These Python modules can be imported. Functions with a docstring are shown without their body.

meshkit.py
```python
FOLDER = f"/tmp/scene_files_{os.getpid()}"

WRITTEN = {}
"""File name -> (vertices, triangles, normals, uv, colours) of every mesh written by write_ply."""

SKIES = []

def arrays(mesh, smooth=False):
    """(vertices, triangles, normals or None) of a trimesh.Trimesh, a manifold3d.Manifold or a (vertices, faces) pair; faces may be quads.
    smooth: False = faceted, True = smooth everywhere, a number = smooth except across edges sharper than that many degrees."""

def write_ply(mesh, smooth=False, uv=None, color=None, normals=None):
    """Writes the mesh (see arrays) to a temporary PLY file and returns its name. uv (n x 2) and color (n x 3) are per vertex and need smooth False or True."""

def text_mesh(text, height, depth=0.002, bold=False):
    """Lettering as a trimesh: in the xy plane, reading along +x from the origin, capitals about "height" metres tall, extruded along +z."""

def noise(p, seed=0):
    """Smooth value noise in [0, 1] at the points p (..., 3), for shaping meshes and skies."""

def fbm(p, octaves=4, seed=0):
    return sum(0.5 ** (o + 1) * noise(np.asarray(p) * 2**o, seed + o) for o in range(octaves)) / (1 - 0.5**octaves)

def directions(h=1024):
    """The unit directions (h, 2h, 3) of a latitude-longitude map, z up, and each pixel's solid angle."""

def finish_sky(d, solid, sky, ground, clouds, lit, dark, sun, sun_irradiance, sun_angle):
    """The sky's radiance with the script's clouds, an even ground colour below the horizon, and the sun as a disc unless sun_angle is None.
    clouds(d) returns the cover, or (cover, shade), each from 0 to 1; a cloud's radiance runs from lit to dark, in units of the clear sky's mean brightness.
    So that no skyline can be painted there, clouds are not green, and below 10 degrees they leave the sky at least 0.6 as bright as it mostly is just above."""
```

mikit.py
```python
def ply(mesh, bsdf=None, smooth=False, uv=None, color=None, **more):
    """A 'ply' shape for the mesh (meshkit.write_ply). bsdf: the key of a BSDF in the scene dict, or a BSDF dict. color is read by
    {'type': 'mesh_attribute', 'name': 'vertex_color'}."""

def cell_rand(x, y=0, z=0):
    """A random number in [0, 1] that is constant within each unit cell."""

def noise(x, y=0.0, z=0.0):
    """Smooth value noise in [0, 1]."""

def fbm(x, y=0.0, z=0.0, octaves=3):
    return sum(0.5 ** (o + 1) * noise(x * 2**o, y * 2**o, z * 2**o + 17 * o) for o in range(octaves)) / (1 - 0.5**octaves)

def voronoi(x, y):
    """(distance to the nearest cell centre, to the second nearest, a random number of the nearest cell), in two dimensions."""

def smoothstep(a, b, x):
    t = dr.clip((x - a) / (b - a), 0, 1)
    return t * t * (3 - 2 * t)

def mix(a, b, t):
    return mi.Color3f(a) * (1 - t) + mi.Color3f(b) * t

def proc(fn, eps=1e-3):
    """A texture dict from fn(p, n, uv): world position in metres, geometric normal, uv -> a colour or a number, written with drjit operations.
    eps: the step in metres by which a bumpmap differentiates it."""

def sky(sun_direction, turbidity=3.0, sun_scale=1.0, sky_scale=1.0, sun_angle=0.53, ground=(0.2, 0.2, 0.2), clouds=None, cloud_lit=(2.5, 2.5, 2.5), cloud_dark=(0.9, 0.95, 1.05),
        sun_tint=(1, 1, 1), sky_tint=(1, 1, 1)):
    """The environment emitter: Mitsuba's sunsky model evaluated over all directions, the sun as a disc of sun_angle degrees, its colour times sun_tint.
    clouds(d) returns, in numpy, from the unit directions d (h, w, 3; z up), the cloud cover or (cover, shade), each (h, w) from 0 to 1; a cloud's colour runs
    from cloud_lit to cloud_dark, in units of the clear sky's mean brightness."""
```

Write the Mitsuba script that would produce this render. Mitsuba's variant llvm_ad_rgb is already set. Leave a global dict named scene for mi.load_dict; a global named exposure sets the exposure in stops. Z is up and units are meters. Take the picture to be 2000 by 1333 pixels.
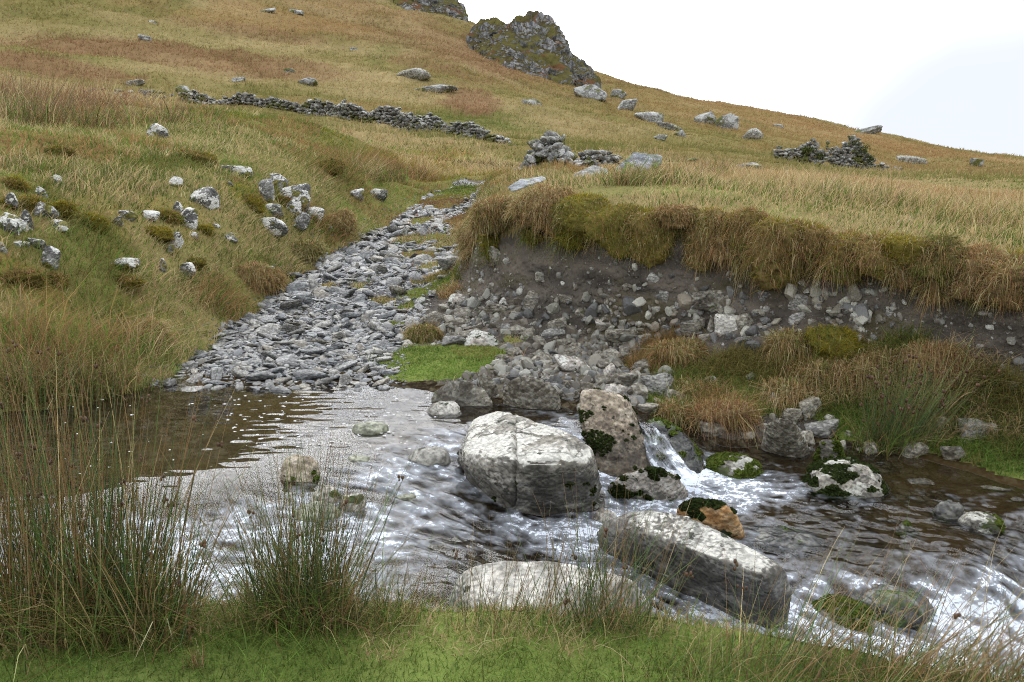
import math
import numpy as np, trimesh, mitsuba as mi, drjit as dr, mikit, meshkit
from scipy.interpolate import RBFInterpolator
from scipy.spatial import ConvexHull

# ------------------------------------------------------------------ camera, sky, exposure
T = mi.ScalarTransform4f
F_PX, CX, CY, HORIZON, EYE = 1700.0, 1000.0, 666.5, 330.0, 2.0
PITCH = math.atan((CY - HORIZON) / F_PX)
scene, labels = {'type': 'scene'}, {}
scene['camera'] = {'type': 'perspective', 'fov': 2 * math.degrees(math.atan(1000 / F_PX)), 'fov_axis': 'x', 'near_clip': 0.05, 'far_clip': 2000.0,
                   'to_world': T().look_at(origin=[0, 0, EYE], target=[0, math.cos(PITCH), EYE - math.sin(PITCH)], up=[0, 0, 1])}


def cloud_deck(d):
    """an overcast deck, thinner and brighter round the hidden sun ahead"""
    n = meshkit.fbm(d * np.array([2.2, 2.2, 5.0]), 4, seed=5)
    sun = np.array(SUN) / np.linalg.norm(SUN)
    ang = np.degrees(np.arccos(np.clip(d @ sun, -1, 1)))
    az = np.degrees(np.arctan2(d[..., 0], d[..., 1]))
    low = np.exp(-(np.maximum(d[..., 2], 0) / .17) ** 2) * np.clip((az - 8) / 18, 0, 1) * np.clip((150 - az) / 60, 0, 1)
    shade = .58 - .55 * np.exp(-(ang / 50) ** 2) + .35 * (n - .5) + .85 * low
    return np.ones(d.shape[:2]), np.clip(shade, 0, 1)


SUN = (-0.16, 0.80, 0.62)
scene['sky'] = mikit.sky(SUN, turbidity=3, sun_scale=0.05, sun_angle=40, sun_tint=(.78, .95, 1.28), clouds=cloud_deck, cloud_lit=(2.95, 2.98, 3.06), cloud_dark=(1.00, 1.06, 1.16))
exposure = 3.25


# ------------------------------------------------------------------ helpers: pixels of the photograph are only used to survey where things stand
def ray(px, py):
    a, b = (px - CX) / F_PX, (CY - py) / F_PX
    return np.array([a, math.cos(PITCH) + b * math.sin(PITCH), -math.sin(PITCH) + b * math.cos(PITCH)])


def at(px, py, Y):
    r = ray(px, py)
    return np.array([0, 0, EYE]) + r * (Y / r[1])


def az(px, py, z):
    r = ray(px, py)
    return np.array([0, 0, EYE]) + r * ((z - EYE) / r[2])


def nz(p, f, o=3, seed=0):
    q = np.zeros((len(p), 3))
    q[:, :p.shape[1]] = p
    return meshkit.fbm(q * f + 31.7, o, seed)


def sstep(a, b, x):
    t = np.clip((x - a) / (b - a), 0, 1)
    return t * t * (3 - 2 * t)


def poly_sd(poly, x, y):
    """signed distance to a closed polygon, positive inside"""
    poly = np.asarray(poly)
    d, inside = np.full(x.shape, 1e9), np.zeros(x.shape, bool)
    for (ax, ay), (bx, by) in zip(poly, np.roll(poly, -1, 0)):
        ex, ey = bx - ax, by - ay
        t = np.clip(((x - ax) * ex + (y - ay) * ey) / (ex * ex + ey * ey), 0, 1)
        d = np.minimum(d, np.hypot(x - ax - t * ex, y - ay - t * ey))
        if ay != by:
            inside ^= ((ay > y) != (by > y)) & (x < (bx - ax) * (y - ay) / (by - ay) + ax)
    return np.where(inside, d, -d)


# ------------------------------------------------------------------ terrain
G_PTS = [  # surveyed ground points beyond the stream: pixel and distance
    (-300, 830, 6.9), (0, 800, 7.3), (150, 790, 7.5), (280, 757, 8.0), (310, 728, 8.5), (400, 648, 10.0), (500, 568, 12.0), (600, 508, 14.5), (680, 468, 17.0), (775, 412, 21), (850, 372, 25),
    (-300, 650, 7.8), (-300, 500, 8.5), (-300, 380, 9.6), (-300, 260, 13), (-300, 170, 20),
    (0, 650, 8.0), (0, 500, 8.8), (0, 400, 9.6), (0, 330, 11.0), (0, 260, 14), (0, 210, 20), (0, 198, 30),
    (150, 650, 8.5), (150, 500, 9.5), (150, 400, 10.7), (150, 305, 13), (150, 236, 19), (150, 216, 27),
    (300, 600, 9.7), (300, 480, 10.9), (300, 365, 13), (300, 275, 17), (300, 230, 23), (300, 222, 31),
    (430, 560, 11.2), (450, 450, 12.6), (450, 352, 15), (450, 275, 19), (450, 236, 25), (450, 236, 33),
    (600, 440, 15.6), (600, 345, 18), (600, 265, 24), (600, 240, 29), (600, 250, 36),
    (700, 405, 19.3), (700, 335, 22), (700, 285, 28), (700, 278, 36), (790, 345, 27), (790, 305, 33), (800, 295, 40),
    (880, 345, 28), (890, 320, 33), (900, 302, 40), (940, 350, 29), (960, 300, 42),
    (0, 190, 45), (200, 195, 58), (350, 202, 62), (500, 213, 60), (700, 242, 57), (850, 266, 54), (1000, 284, 52),
    (-600, 0, 75), (-600, -560, 170), (-300, 100, 70), (-300, -20, 105), (-300, -560, 200),
    (0, 150, 62), (0, 100, 78), (0, 0, 112), (0, -460, 220), (300, 165, 72), (300, 100, 90), (300, 0, 128), (300, -330, 230),
    (600, 170, 80), (600, 100, 108), (600, 0, 165), (600, -110, 230), (770, 190, 78), (770, 110, 112), (760, 40, 165), (760, 2, 205),
    (900, 190, 85), (900, 110, 125), (900, 44, 190), (1030, 215, 85), (1030, 165, 125), (1030, 120, 180), (1100, 165, 175), (1160, 240, 85), (1160, 195, 115), (1165, 160, 175),
    (1300, 258, 85), (1300, 225, 120), (1300, 190, 200), (1450, 280, 85), (1450, 245, 130), (1450, 211, 220), (1600, 290, 110), (1600, 236, 235), (1700, 262, 235), (1850, 292, 240), (2000, 315, 240), (2300, 345, 240),
    (1600, 322, 70), (1750, 320, 80), (1900, 325, 85), (2000, 325, 100),
    (1000, 345, 22), (1020, 395, 14), (1000, 410, 11.6), (1100, 408, 10.2), (1250, 412, 9.7), (1400, 424, 9.3), (1600, 458, 8.8), (1800, 494, 8.2), (2000, 524, 7.6), (2300, 556, 7.2),
    (1100, 372, 14.5), (1060, 340, 24), (1200, 356, 17), (1300, 364, 17), (1200, 312, 40), (1300, 328, 30), (1300, 300, 50), (1100, 300, 45),
    (1450, 358, 20), (1450, 333, 45), (1600, 387, 17), (1600, 350, 35), (1900, 440, 11.5), (1900, 384, 22), (1900, 350, 45), (2300, 440, 12), (2300, 352, 40),
    (600, -90, 420), (900, 80, 420), (1160, 200, 420), (1600, 270, 420), (2000, 335, 420), (0, -430, 420), (-600, -540, 420), (2600, 350, 420), (2600, 350, 60),
]
g3 = np.array([at(*p) for p in G_PTS])
G_RBF = RBFInterpolator(np.c_[g3[:, 0] / g3[:, 1] * 1.6, np.log(g3[:, 1])], (g3[:, 2] - EYE) / g3[:, 1], kernel='thin_plate_spline', smoothing=2e-5)


def G(x, y):
    yy = np.clip(y, 5.5, 430)
    u = np.clip(x / yy, -1.0, 0.95)
    return G_RBF(np.c_[u * 1.6, np.log(yy)]) * yy + EYE


def zp(px, py, z):
    p = az(px, py, z)
    return (p[0], p[1], z)


def bedp(px, py, zs, depth):
    """a point of the stream bed below the water surface seen at a pixel"""
    p = az(px, py, zs)
    return (p[0], p[1], zs - depth)


S_PTS = [  # stream bed, scree, lower right shore, track
    *[bedp(*a) for a in [
        (-200, 1000, 0, .25), (0, 950, 0, .3), (200, 850, 0, .32), (200, 950, 0, .3), (400, 850, 0, .3), (400, 950, 0, .2), (600, 820, 0, .24), (600, 900, 0, .14), (400, 1030, -.07, .14), (600, 1030, -.06, .14), (800, 1000, -.1, .16),
        (750, 870, -.02, .10), (820, 820, 0, .08), (500, 1120, -.1, .15), (800, 1100, -.13, .14), (1000, 1080, -.25, .14), (300, 785, 0, .10), (500, 775, 0, .07), (700, 772, 0, .06), (800, 775, 0, .05),
        (1000, 850, -.05, .2), (1200, 1050, -.32, .15), (1350, 1150, -.42, .12), (1500, 1000, -.36, .12), (1600, 1000, -.37, .12), (1420, 895, -.30, .14), (1600, 905, -.31, .14), (1750, 930, -.32, .12), (1850, 940, -.33, .14), (1940, 962, -.34, .13), (1720, 915, -.31, .14), (1800, 1000, -.37, .1), (2000, 1010, -.37, .08),
        (2000, 1150, -.5, .15), (1800, 1150, -.47, .12), (1900, 1250, -.66, .2), (2200, 1200, -.7, .2), (1230, 830, -.03, .12), (1300, 900, -.3, .2)]],
    *[zp(px, py, z) for px, py, z in [
        (860, 760, 0.02), (960, 745, 0.06), (1000, 780, 0.02), (1120, 790, 0.0), (1120, 740, 0.08), (1200, 800, .0), (310, 728, .06), (400, 740, .03), (600, 748, .02), (740, 735, .03), (790, 735, .05), (830, 690, .08), (960, 690, .13)]],
    *[tuple(at(*p)) for p in [
        (1250, 775, 7.6), (1350, 780, 7.7), (1300, 822, 7.3), (1350, 850, 7.12), (1430, 850, 7.12), (1480, 800, 7.55), (1540, 868, 7.08), (1600, 800, 7.5), (1620, 880, 6.98), (1720, 890, 6.84), (1720, 820, 7.25), (1850, 905, 6.6), (1850, 850, 7.0), (1950, 935, 6.3), (2000, 880, 6.7), (2100, 960, 6.1),
        (1250, 690, 9.0), (1100, 690, 9.2), (1400, 690, 8.5), (1600, 660, 8.2), (1700, 680, 8.0), (1800, 690, 7.75), (2000, 735, 7.3), (1500, 730, 8.1), (1700, 750, 7.7), (2300, 770, 7.1),
        (1250, 620, 9.6), (1100, 620, 9.9), (1000, 600, 10.3), (940, 640, 9.9), (900, 600, 10.6), (960, 545, 11.3), (930, 500, 12.2), (1060, 540, 10.7), (1400, 620, 9.1), (1600, 600, 8.7), (1800, 630, 8.1), (2000, 660, 7.6),
        (400, 648, 10.0), (500, 568, 12.0), (600, 508, 14.5), (680, 468, 17.0), (775, 412, 21), (850, 372, 25), (560, 650, 10.0), (700, 650, 10.0), (800, 645, 10.1), (650, 560, 12.2), (760, 560, 12.2), (840, 560, 12.1),
        (740, 500, 14.8), (830, 500, 14.7), (895, 505, 14.5), (790, 455, 17.5), (900, 458, 17.4), (860, 410, 21), (940, 400, 21), (905, 370, 25), (965, 372, 25), (930, 350, 29)]],
]
s3 = np.array(S_PTS)
S_RBF = RBFInterpolator(s3[:, :2], s3[:, 2], kernel='thin_plate_spline', smoothing=0.004)


def pxy(px, py, Y):
    return tuple(at(px, py, Y)[:2])


LIP = [pxy(972, 350, 26), pxy(958, 372, 21), pxy(930, 415, 14.5), pxy(925, 440, 12.6), pxy(955, 440, 11.3), pxy(1010, 440, 10.75), pxy(1100, 440, 10.15), pxy(1180, 440, 9.9), pxy(1250, 450, 9.62), pxy(1330, 450, 9.5), pxy(1420, 450, 9.25), pxy(1500, 470, 8.95),
       pxy(1600, 470, 8.72), pxy(1700, 500, 8.4), pxy(1800, 520, 8.15), pxy(1900, 520, 7.85), pxy(2000, 540, 7.6), pxy(2200, 550, 7.2), pxy(2600, 560, 6.9)]
FOOT = [pxy(965, 352, 30), pxy(900, 358, 28), pxy(848, 374, 25), pxy(775, 412, 21), pxy(680, 468, 17), pxy(600, 508, 14.5), pxy(495, 570, 12), pxy(395, 652, 10), pxy(305, 732, 8.4), pxy(275, 760, 7.95), pxy(150, 792, 7.45), pxy(0, 802, 7.25), pxy(-300, 835, 6.9)]
NEAR = [(-60, 3.0), (-7, 2.95), (-2.4, 2.9), (-1.2, 2.93), (-.6, 2.95), (0, 2.93), (.4, 2.90), (.75, 2.83), (1.1, 2.72), (1.6, 2.52), (2.1, 2.36), (3, 2.1), (4.5, 1.8), (8, 1.6), (60, 1.2)]
BASIN = NEAR + [(60, 7.0)] + LIP[::-1] + FOOT + [(-60, 6.6)]
TRACK_POLY = FOOT[1:9] + [pxy(320, 750, 8.05), pxy(400, 764, 7.85), pxy(470, 756, 8.0), pxy(560, 770, 7.75), pxy(640, 758, 7.95), pxy(720, 766, 7.8), pxy(752, 758, 7.95)] + [pxy(770, 690, 9.1), pxy(800, 640, 10.2), pxy(830, 590, 11.3), pxy(880, 540, 12.9), pxy(915, 480, 15.5)] + LIP[1::-1]
HUMMOCK_SEED = 3


def basin_t(x, y):
    sd = poly_sd(BASIN, x, y)
    p = np.c_[x, y]
    far = (y > 6.0) & (x > -1.0)
    sd = sd + np.where(far, (nz(p, 1.1, 3, 11) - .5) * .55, (nz(p, 1.7, 3, 12) - .5) * .3)
    width = np.where(far, 0.34, np.where(y > 5, 0.6, 0.35))
    back = np.where(far & (y > 11), 0.5 * sstep(11, 15, y), 0)
    return sstep(-0.02, width + back, sd), sd


def H(x, y):
    """height of the ground"""
    x, y = np.asarray(x, float), np.asarray(y, float)
    p = np.c_[x, y]
    out = np.where(y < 5.0, 0.42 + 0.10 * (nz(p, .8, 3, 1) - .5) + 0.015 * (np.clip(3 - y, -50, 3)), 0)
    far = y >= 5.0
    if far.any():
        g = G(x[far], y[far])
        r = np.hypot(x[far], y[far])
        q = p[far]
        hum = (nz(q, 1.1, 3, 2) - .5) * .34 * sstep(5, 9, r) + (nz(q, .33, 3, HUMMOCK_SEED) - .5) * 1.0 * sstep(14, 40, r) + (nz(q, .60, 3, 6) - .5) * .75 * sstep(13, 26, r) * (q[:, 0] < q[:, 1] * .02 + 2 + 20 * sstep(34, 50, r)) + (nz(q, .075, 3, 4) - .5) * 3.0 * sstep(45, 110, r)
        meadow = sstep(0, 2, q[:, 0] - .06 * q[:, 1]) * (1 - sstep(25, 60, r))
        out[far] = g + hum * (1 - .45 * meadow)
    near = (y > .5) & (y < 31) & (np.abs(x) < 61)
    if near.any():
        t, _ = basin_t(x[near], y[near])
        xs = np.clip(x[near], -6, 7.5)
        s = S_RBF(np.c_[xs, y[near]]) + ((nz(p[near], 2.3, 3, 9) - .5) * .14 + (nz(p[near], 7.0, 3, 10) - .5) * .09 * (x[near] > -.8)) * sstep(-.1, .15, S_RBF(np.c_[xs, y[near]]))
        out[near] = out[near] * (1 - t) + s * t
    return out


def hit(px, py, lo=2.3, hi=320):
    r = ray(px, py)
    ys = np.geomspace(lo, hi, 700)
    P = np.array([0, 0, EYE]) + np.outer(ys / r[1], r)
    below = np.nonzero(P[:, 2] < H(P[:, 0], P[:, 1]))[0]
    return P[below[0]] if len(below) else P[-1]


radii = np.concatenate([np.arange(0.6, 2.4, 0.3), np.arange(2.4, 13, 0.045), 13 * np.geomspace(1, 460 / 13, 270)[1:]])
angles = np.radians(np.concatenate([np.arange(-180, -42, 4), np.arange(-42, 42, 0.24), np.arange(42, 180, 4)]))
RR, AA = np.meshgrid(radii, angles, indexing='ij')
gx, gy = (RR * np.sin(AA)).ravel(), (RR * np.cos(AA)).ravel()
gz = np.concatenate([H(a, b) for a, b in zip(np.array_split(gx, 8), np.array_split(gy, 8))])
nr, na = len(radii), len(angles)
ii, jj = np.meshgrid(np.arange(nr - 1), np.arange(na), indexing='ij')
j2 = (jj + 1) % na
q = np.stack([ii * na + jj, ii * na + j2, (ii + 1) * na + j2, (ii + 1) * na + jj], -1).reshape(-1, 4)
GV = np.c_[gx, gy, gz]
GF = np.vstack([q[:, [0, 2, 1]], q[:, [0, 3, 2]]])
fn_ = np.cross(GV[GF[:, 1]] - GV[GF[:, 0]], GV[GF[:, 2]] - GV[GF[:, 0]])
GF[fn_[:, 2] < 0] = GF[fn_[:, 2] < 0][:, [0, 2, 1]]
fn_[fn_[:, 2] < 0] *= -1
F_AREA = np.linalg.norm(fn_, axis=1) / 2
F_NZ = fn_[:, 2] / (2 * F_AREA + 1e-12)
FC = GV[GF].mean(1)
bt, bsd = np.zeros(len(FC)), np.full(len(FC), -9.0)
m_ = (FC[:, 1] > .5) & (FC[:, 1] < 31)
bt[m_], bsd[m_] = basin_t(FC[m_, 0], FC[m_, 1])

# ------------------------------------------------------------------ materials
def twosided(d):
    return {'type': 'twosided', 'bsdf': d}


VCOL = {'type': 'mesh_attribute', 'name': 'vertex_color'}


def rock_bsdf(key, dark, base, light, scale=4.0, lichen=None, moss=None, wet=None, rough=.62, bump=.014, strata=0.0):
    """lichen / moss: (threshold, colour, frequency, weight of upward faces); wet: (waterline height, darkening)"""
    def crack(p):
        q = mikit.fbm(p.x * scale * .9 + 7, p.y * scale * .9, p.z * scale * 1.5, 4)
        return 1 - mikit.smoothstep(.0, .012, dr.abs(q - .5))

    def col(p, n, uv):
        f = mikit.fbm(p.x * scale, p.y * scale, p.z * scale * (1 + 2 * strata), 4)
        g = mikit.smoothstep(.25, .75, mikit.fbm(p.x * scale * 6 + 9, p.y * scale * 6, p.z * scale * 6 * (1 + 2 * strata), 3))
        e = mikit.smoothstep(.25, .75, mikit.fbm(p.x * 55 + 3, p.y * 55, p.z * 55, 3))
        st = mikit.fbm(p.x * 5 + 40, p.y * 5, p.z * 1.6, 3)
        c = mikit.mix(dark, base, mikit.smoothstep(.28, .58, f * .7 + g * .3))
        c = mikit.mix(c, light, mikit.smoothstep(.50, .72, g * .45 + f * .55) * .8)
        c = c * (.58 + .84 * e) * (1 - .42 * mikit.smoothstep(.50, .68, st))
        if lichen:
            th, lc, lf, up = lichen
            l = mikit.fbm(p.x * lf + 3, p.y * lf + 5, p.z * lf, 4) + up * (n.z - .4) + .10 * (e - .5) + .08 * (g - .5)
            c = mikit.mix(c, mi.Color3f(lc) * (.58 + .55 * e), mikit.smoothstep(th, th + .05, l))
        if wet:
            w = mikit.smoothstep(wet[0] + .06, wet[0] - .04, p.z + (f - .5) * .4 + (e - .5) * .06 + (st - .5) * .25)
            c = c * (1 - w * wet[1])
        c = c * (1 - .5 * crack(p))
        if moss:
            th, mc, mf, low = moss
            l = mikit.fbm(p.x * mf + 13, p.y * mf + 7, p.z * mf + 2, 3) + low + .12 * (e - .5)
            k = mikit.smoothstep(th, th + .035, l)
            c = mikit.mix(c, mikit.mix(mc, mi.Color3f(mc) * 2.2, g * g), k)
        return c

    def relief(p, n, uv):
        return mikit.fbm(p.x * scale * 7, p.y * scale * 7, p.z * scale * 7 * (1 + 3 * strata), 5) - .35 * crack(p)
    b = {'type': 'principled', 'base_color': mikit.proc(col), 'roughness': rough, 'specular': .4}
    scene[key] = twosided({'type': 'bumpmap', 'arbitrary': mikit.proc(relief, eps=.004), 'scale': bump, 'nested': b})


BLACK_MOSS, GREEN_MOSS = (.012, .017, .006), (.10, .11, .015)
rock_bsdf('rock_boulder', (.14, .13, .105), (.26, .245, .21), (.40, .385, .345), 2.6, lichen=(.56, (.50, .49, .44), 3.6, .30), moss=(.735, BLACK_MOSS, 11.0, 0), wet=(-.02, .60))
rock_bsdf('rock_tan', (.14, .11, .078), (.26, .215, .155), (.37, .325, .255), 3.0, moss=(.72, BLACK_MOSS, 13.0, 0), wet=(-.02, .5))
rock_bsdf('rock_spotted', (.20, .18, .15), (.33, .30, .26), (.44, .42, .38), 3.0, lichen=(.56, (.50, .50, .46), 5.0, .1), moss=(.70, (.02, .028, .007), 13.0, 0), wet=(-.30, .55))
rock_bsdf('rock_mossy', (.13, .12, .10), (.27, .25, .21), (.42, .41, .36), 3.0, lichen=(.60, (.42, .42, .37), 5.0, .1), moss=(.62, (.028, .036, .008), 11.0, 0), wet=(-.30, .5))
rock_bsdf('rock_orange', (.28, .14, .045), (.46, .27, .11), (.54, .38, .22), 4.0, moss=(.62, (.014, .02, .006), 8, 0), wet=(-.30, .4))
rock_bsdf('rock_wet', (.035, .037, .036), (.085, .085, .08), (.16, .16, .14), 4.0, moss=(.60, (.03, .045, .01), 6.0, 0), rough=.25)
rock_bsdf('rock_pale', (.28, .265, .225), (.40, .385, .34), (.50, .485, .44), 2.4, moss=(.72, BLACK_MOSS, 9.0, 0), wet=(-.02, .45))
rock_bsdf('rock_green', (.085, .09, .055), (.17, .18, .125), (.29, .30, .23), 4.0, rough=.4)
rock_bsdf('rock_bank', (.085, .072, .053), (.185, .17, .135), (.30, .29, .245), 5.0, moss=(.76, (.045, .055, .015), 12.0, 0))
rock_bsdf('rock_lichen', (.06, .06, .055), (.16, .16, .15), (.30, .30, .29), 6.0, lichen=(.50, (.60, .60, .57), 6.0, .14), moss=(.60, (.085, .08, .015), 7.0, 0))
rock_bsdf('rock_hill', (.11, .11, .10), (.22, .22, .21), (.36, .36, .34), 1.6, lichen=(.55, (.42, .43, .41), 1.5, .1), moss=(.60, (.07, .075, .015), 1.2, .0), bump=.03)
rock_bsdf('rock_wall', (.07, .07, .06), (.17, .165, .15), (.30, .295, .27), 3.0, lichen=(.62, (.48, .49, .47), 2.5, .1), moss=(.60, (.06, .065, .015), 1.8, .0), bump=.01)
rock_bsdf('rock_slab', (.10, .115, .13), (.19, .21, .23), (.29, .31, .33), 2.0, moss=(.63, (.06, .09, .015), 4.0, .0), strata=.6)
SLATES = []
for k, (a, b, c) in enumerate([((0.078, 0.082, 0.082), (0.149, 0.152, 0.148), (0.242, 0.242, 0.235)), ((0.102, 0.101, 0.094), (0.195, 0.191, 0.177), (0.297, 0.289, 0.266)), ((0.110, 0.099, 0.079), (0.203, 0.186, 0.151), (0.289, 0.270, 0.223)),
                              ((0.058, 0.062, 0.065), (0.110, 0.116, 0.119), (0.188, 0.193, 0.191)), ((0.141, 0.137, 0.125), (0.258, 0.251, 0.230), (0.359, 0.349, 0.325))]):
    rock_bsdf(f'slate_{k}', a, b, c, 6.0, rough=.42, bump=.006, strata=.5)
    SLATES.append(f'slate_{k}')
scene['gravel_mix'] = twosided({'type': 'principled', 'base_color': VCOL, 'roughness': .4, 'specular': .5})
scene['grass_blade'] = {'type': 'principledthin', 'base_color': VCOL, 'roughness': .65, 'spec_trans': 0.0, 'diff_trans': .95, 'eta': 1.3}
scene['stem_green'] = twosided({'type': 'principled', 'base_color': VCOL, 'roughness': .45, 'specular': .4})


def turf_relief(p, n, uv):
    return mikit.fbm(p.x * 14, p.y * 14, p.z * 14, 4)


def soil_col(p, n, uv):
    f, g = mikit.fbm(p.x * 3, p.y * 3, p.z * 5, 4), mikit.fbm(p.x * 45, p.y * 45, p.z * 45, 3)
    c = mikit.mix((.036, .029, .022), (.102, .085, .066), mikit.smoothstep(.3, .7, f))
    c = c * (.65 + .8 * mikit.noise(p.x * .8, p.y * .8, p.z * 9 + f * 3))
    c = mikit.mix(c, (.06, .05, .012), mikit.smoothstep(.55, .75, mikit.fbm(p.x * 1.7 + 4, p.y * 1.7, p.z * 2.5, 3)) * .6)
    return mikit.mix(c, (.13, .12, .10), mikit.smoothstep(.68, .76, g))


scene['turf'] = twosided({'type': 'bumpmap', 'arbitrary': mikit.proc(turf_relief, eps=.01), 'scale': .05, 'nested': {'type': 'diffuse', 'reflectance': VCOL}})
scene['soil'] = twosided({'type': 'bumpmap', 'arbitrary': mikit.proc(lambda p, n, uv: mikit.fbm(p.x * 22, p.y * 22, p.z * 22, 4), eps=.006), 'scale': .06, 'nested': {'type': 'principled', 'base_color': mikit.proc(soil_col), 'roughness': .8}})


def bed_col(p, n, uv):
    a, b, c = mikit.voronoi(p.x * 11 + mikit.noise(p.x * 9, p.y * 9) * .8, p.y * 11)
    a2, b2, c2 = mikit.voronoi(p.x * 31, p.y * 31)
    f = mikit.fbm(p.x * 2.2, p.y * 2.2, 0, 3)
    big = mikit.smoothstep(.55, .7, c) * mikit.smoothstep(.05, .3, b - a)
    s = mikit.mix(mikit.mix((.018, .013, .008), (.060, .048, .030), c2 * mikit.smoothstep(.0, .35, b2 - a2)), mikit.mix((.05, .042, .027), (.10, .085, .055), c2), big)
    return mikit.mix(s, (.060, .040, .016), mikit.smoothstep(.5, .7, f) * .6)


def track_col(p, n, uv):
    a, b, c = mikit.voronoi(p.x * 16, p.y * 16)
    f = mikit.fbm(p.x * 1.5, p.y * 1.5, 0, 3)
    stone = mikit.mix((.04, .042, .045), (.14, .143, .143), c)
    s = mikit.mix((.05, .045, .04), stone, mikit.smoothstep(.03, .2, b - a))
    return mikit.mix(s, (.06, .052, .043), mikit.smoothstep(.5, .68, f) * .7)


def track_relief(p, n, uv):
    a, b, c = mikit.voronoi(p.x * 16, p.y * 16)
    return mikit.smoothstep(0, .3, b - a) * (.4 + .6 * c)


scene['bed'] = twosided({'type': 'diffuse', 'reflectance': mikit.proc(bed_col)})
scene['track_gravel'] = twosided({'type': 'bumpmap', 'arbitrary': mikit.proc(track_relief, eps=.006), 'scale': .025, 'nested': {'type': 'principled', 'base_color': mikit.proc(track_col), 'roughness': .3, 'specular': .6}})

# ------------------------------------------------------------------ what grows where
PAL = np.array([[.138, .208, .046], [.095, .130, .032], [.165, .145, .050], [.37, .285, .155], [.26, .162, .076], [.20, .108, .066], [.215, .175, .024], [.06, .052, .024]]) * 1.2
LAWN, GREEN, OLIVE, STRAW, RUST, RED, MOSS, DARK = range(8)


def patch(px, py, rx, ry, kind, w=4.0, h=None):
    """an elliptic patch of vegetation surveyed at a pixel: (centre, radii) in plan"""
    c, a, b = hit(px, py), hit(px, py - ry), hit(px, py + ry)
    ra = min(max(abs(a[1] - b[1]) / 2, .12), 1.2 * c[1] * .5)
    return (c[0], (a[1] + b[1]) / 2 if abs(a[1] - b[1]) < c[1] else c[1], rx * c[1] / F_PX, ra, kind, w, h)


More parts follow.
